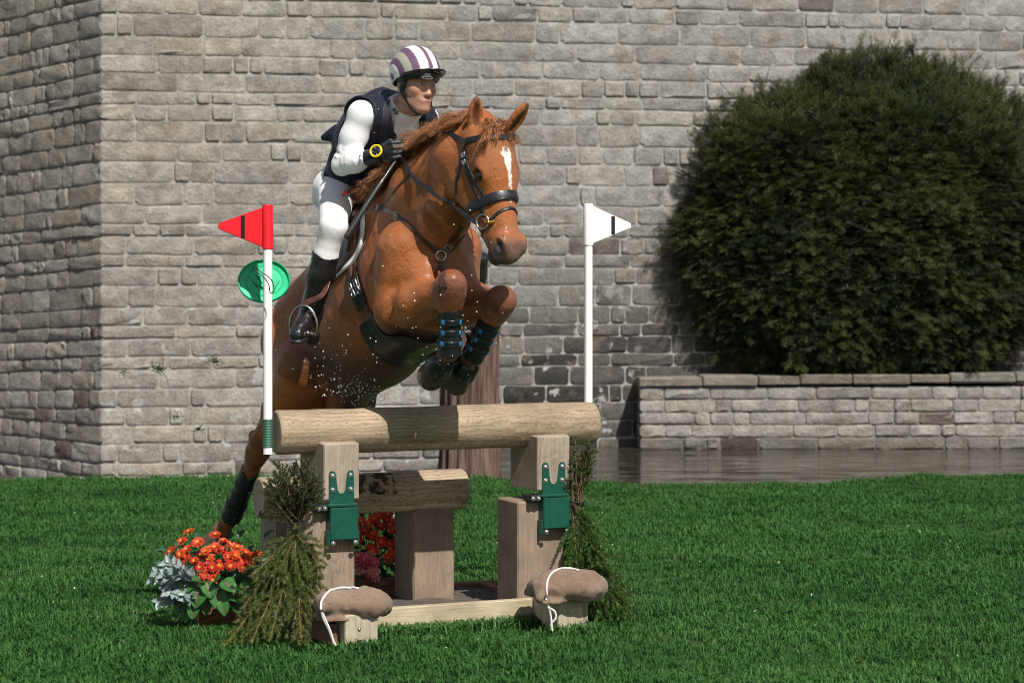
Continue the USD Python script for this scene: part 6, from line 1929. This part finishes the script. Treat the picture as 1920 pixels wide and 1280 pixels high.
obj('badge_mark', (lambda b_: (b_[0] @ np.stack([bx, by, bn], 1).T + bc + by * .014, b_[1]))(box((-.014, -.003, -.004), (.014, .003, .003), .001)), plain('silver_clip', (.6, .6, .58), .3, .5), helm)
# chin strap
CS = [FP(.022, .077, .03), FP(.018, .079, -.01), FP(.020, .077, -.035), FP(.030, .068, -.062), FP(.045, .052, -.092), FP(.062, .026, -.124), FP(.068, 0, -.130)]
ps = spline(CS, 30); nn = np.array([RB.grad(x)[0] for x in ps])
d_ = RB.at(ps); ps = ps + nn * np.clip(.004 - d_, -.02, .03)[:, None]
wd = np.interp(np.linspace(0, 1, 30), [0, .45, .55, 1], [.026, .022, .010, .008])
obj('chin_strap', strap(ps, nn, wd, .005), shell_b, helm, True)
ps2 = spline([FP(p_ @ hL_, -(p_ @ hRt_), p_ @ hUp_) for p_ in [c - HO for c in CS]], 30); nn2 = np.array([RB.grad(x)[0] for x in ps2])
obj('chin_strap', strap(ps2 + nn2 * np.clip(.004 - RB.at(ps2), -.02, .03)[:, None], nn2, wd, .005), shell_b, helm, True)
# gloves closed on the reins
glove = plain('black_glove', (.013, .013, .018), .5, vary=.3, scale=60, bump=.5, bscale=110, bdist=.004)
def hand(w, el, kn, palm_n, name, s):
    """w wrist, kn direction of the knuckle row (index to little finger), palm_n out of the back of the hand"""
    d = unit(w - el); kn = unit(kn - d * (kn @ d)); bk = unit(np.cross(d, kn)); 
    if bk @ palm_n < 0: bk = -bk
    F = Field(w - .13, w + .15, .003)
    F.cone(w - d * .065, w + d * .01, .036, .031, .015)
    c = w + d * .052
    F.ell(c, np.stack([d, kn, bk]), (.050, .043, .020), .012)
    for i, (o, ln) in enumerate(((-.032, .92), (-.011, 1.0), (.011, .95), (.031, .80))):
        k0 = w + d * (.088 - .004 * abs(i - 1)) + kn * o + bk * .006
        k1 = k0 + d * .022 * ln - bk * .030 * ln
        k2 = k1 - d * .026 * ln - bk * .012 * ln
        k3 = k2 - d * .018 * ln + bk * .010 * ln
        F.cone(k0 - d * .02, k0, .0125, .0120, .006); F.cone(k0, k1, .0118, .0108, .004); F.cone(k1, k2, .0106, .0096, .003); F.cone(k2, k3, .0095, .0085, .003)
    t0 = w + d * .022 - kn * .030 - bk * .006
    t1 = t0 + d * .030 - kn * .016 - bk * .016; t2 = t1 + d * .026 + kn * .010 - bk * .010; t3 = t2 + d * .008 + kn * .020 - bk * .002
    F.cone(t0, t1, .0155, .0125, .008); F.cone(t1, t2, .0122, .0108, .004); F.cone(t2, t3, .0106, .0092, .004)
    return obj(name, F.mesh(1), glove, rider, True)
gR = hand(rWrR, rElR, np.array([-.25, .25, -.95]), np.array([-.3, -.9, .2]), 'glove', 1)
hand(rWrL, rElL, np.array([.1, .4, -.95]), np.array([.6, .7, .2]), 'glove', -1)
# watch on the wrist
wc = rWrR + np.array([-.012, -.036, .012]); wn = unit([-.28, -.92, .22])
wx = unit(np.cross([0, 0, 1.], wn)); wy = np.cross(wn, wx)
watch = thing('watch', None, None, wc, parent=str(rider.GetPath()))
a = np.linspace(0, 2 * math.pi, 33)
obj('bezel', tube(wc + .0245 * (np.cos(a)[:, None] * wx + np.sin(a)[:, None] * wy) + wn * .006, .0048, 10, cap=False), plain('yellow_rubber', (.80, .55, .005), .4, vary=.05), watch, True)
c_ = trimesh.creation.cylinder(.0225, .012, sections=32); obj('dial', (np.array(c_.vertices) @ np.stack([wx, wy, wn], 1).T + wc + wn * .002, c_.faces), plain('watch_glass', (.012, .013, .02), .12, coat=.6), watch, 30)
for k in range(4):
    a_ = k * math.pi / 2 + .3
    obj('dial_mark', tube(np.array([wc + wn * .0085 + (math.cos(a_) * wx + math.sin(a_) * wy) * r for r in (.012, .018)]), .0012, 5), plain(f'dial_mark_{k}', (.5, .5, .5), .4), watch, True)
d = unit(rWrR - rElR); nb = unit(np.cross(d, wn))
P = rWrR - d * .004 + .036 * (np.cos(a)[:, None] * wn + np.sin(a)[:, None] * nb)
obj('watch_strap', strap(P[:-1], (np.cos(a)[:, None] * wn + np.sin(a)[:, None] * nb)[:-1], .026, .004, True), plain('watch_strap_rubber', (.012, .012, .014), .5), watch, True)
# lanyard from the protector to the saddle
lan = [W(683, 335, 9.66), W(672, 350, 9.62), W(656, 356, 9.62), W(647, 364, 9.64)]
obj('lanyard', tube(spline(lan, 20), .0035, 6), navy2, rider, True)
obj('lanyard_clip', cat_mesh([ball(W(649, 361, 9.615), (.012, .006, .008), 2), ball(W(643, 366, 9.62), (.008, .005, .008), 2)]), plain('red_clip', (.55, .02, .02), .4), rider, True)
# whip in the right hand
wpts = [W(801, 244, 9.44), W(782, 262, 9.44), W(752, 290, 9.41), W(728, 322, 9.36), W(690, 380, 9.30), W(648, 447, 9.26)]
wp = spline(wpts, 46)
rr = np.interp(np.linspace(0, 1, 46), [0, .03, .30, .34, .55, .62, .97, 1], [.010, .0125, .0110, .0075, .0075, .0115, .0130, .011])
whip = thing('riding_whip', 'short black riding whip held in the rider right hand along the saddle', 'whip', wpts[2])
obj('shaft', tube(wp, rr, 10), plain('whip_leather', (.014, .016, .016), .45, vary=.3, bump=.5, bscale=400, bdist=.002, coat=.2), whip, True)
obj('handle', tube(wp[:13], rr[:13] + .0018, 10), plain('grey_grip', (.09, .10, .10), .5, vary=.2, scale=200), whip, True)
# stirrups
for s, an, h_, t_, kn_ in ((1, rAnR, heelR, toeR, rKnR), (-1, rAnL, heelL, toeL, rKnL)):
    mid = an + (t_ - an) * .55 + np.array([0, 0, -.030])
    ft = unit((t_ - h_) * [1, 1, .4]); lat = unit(np.cross([0, 0, 1.], ft)); upv = unit(np.cross(ft, lat))
    if upv[2] < 0: upv = -upv
    if s > 0: lat_t = unit(lat + .0 * upv)
    st_ = thing('stirrup', 'steel stirrup iron and leather under the rider right boot' if s > 0 else 'steel stirrup iron on the far side under the left boot', 'stirrup', mid)
    arch = [(-.058, -.006), (-.063, .03), (-.052, .075), (-.026, .106), (0, .114), (.026, .106), (.052, .075), (.063, .03), (.058, -.006)]
    ap = spline([mid + lat * x + upv * y for x, y in arch], 40)
    obj('iron', tube(ap, .0058, 8, flat=1.5, up=ft), steel_l, st_, True)
    B = np.stack([lat, ft, upv], 1)
    v, f = box((-.062, -.022, -.012), (.062, .022, -.002), .003); obj('tread', (v @ B.T + mid, f), steel_l, st_)
    v, f = box((-.052, -.018, -.002), (.052, .018, .003), .002); obj('tread_pad', (v @ B.T + mid, f), black_l, st_)
    top_ = mid + upv * .116
    if s > 0:
        lp = spline([top_, top_ + (W(604, 553, 9.56) - top_) * .5, W(604, 553, 9.56), W(617, 522, 9.60), W(622, 500, 9.66)], 24)
        nn = np.tile(unit([-.5, -.85, 0]), (24, 1))
    else:
        lp = spline([top_, mirror(W(604, 553, 9.56)), mirror(W(620, 510, 9.62))], 20); nn = np.tile(hR * -1, (20, 1))
    obj('leather', strap(lp, nn, .026, .006), brown_l, st_, True)
# water and mud thrown off the legs
rd = np.random.default_rng(71)
dp = []
for n, (x0, x1, y0, y1), (Ya, Yb) in ((200, (610, 712, 700, 752), (9.75, 10.0)), (80, (590, 730, 640, 745), (9.6, 10.0)), (30, (760, 960, 500, 720), (8.95, 9.15)), (10, (850, 960, 380, 560), (8.8, 9.0)), (36, (500, 720, 580, 720), (9.3, 9.6)), (50, (380, 520, 780, 1000), (10.4, 10.8)), (22, (700, 930, 420, 640), (8.95, 9.1))):
    for k in range(n):
        r = .0009 + abs(rd.normal(0, .0011))
        x, y = rd.uniform(x0, x1), rd.uniform(y0, y1)
        if (x0, y0) == (610, 700): x, y = rd.normal(660, 26), rd.normal(732, 14)
        dp.append(ball(W(x, y, rd.uniform(Ya, Yb)), r * rd.uniform(.8, 1.3, 3), 1))
obj('spray', cat_mesh(dp), plain('water_drops', (.72, .73, .74), .12, vary=0, coat=.5), smooth=True, kind='stuff')
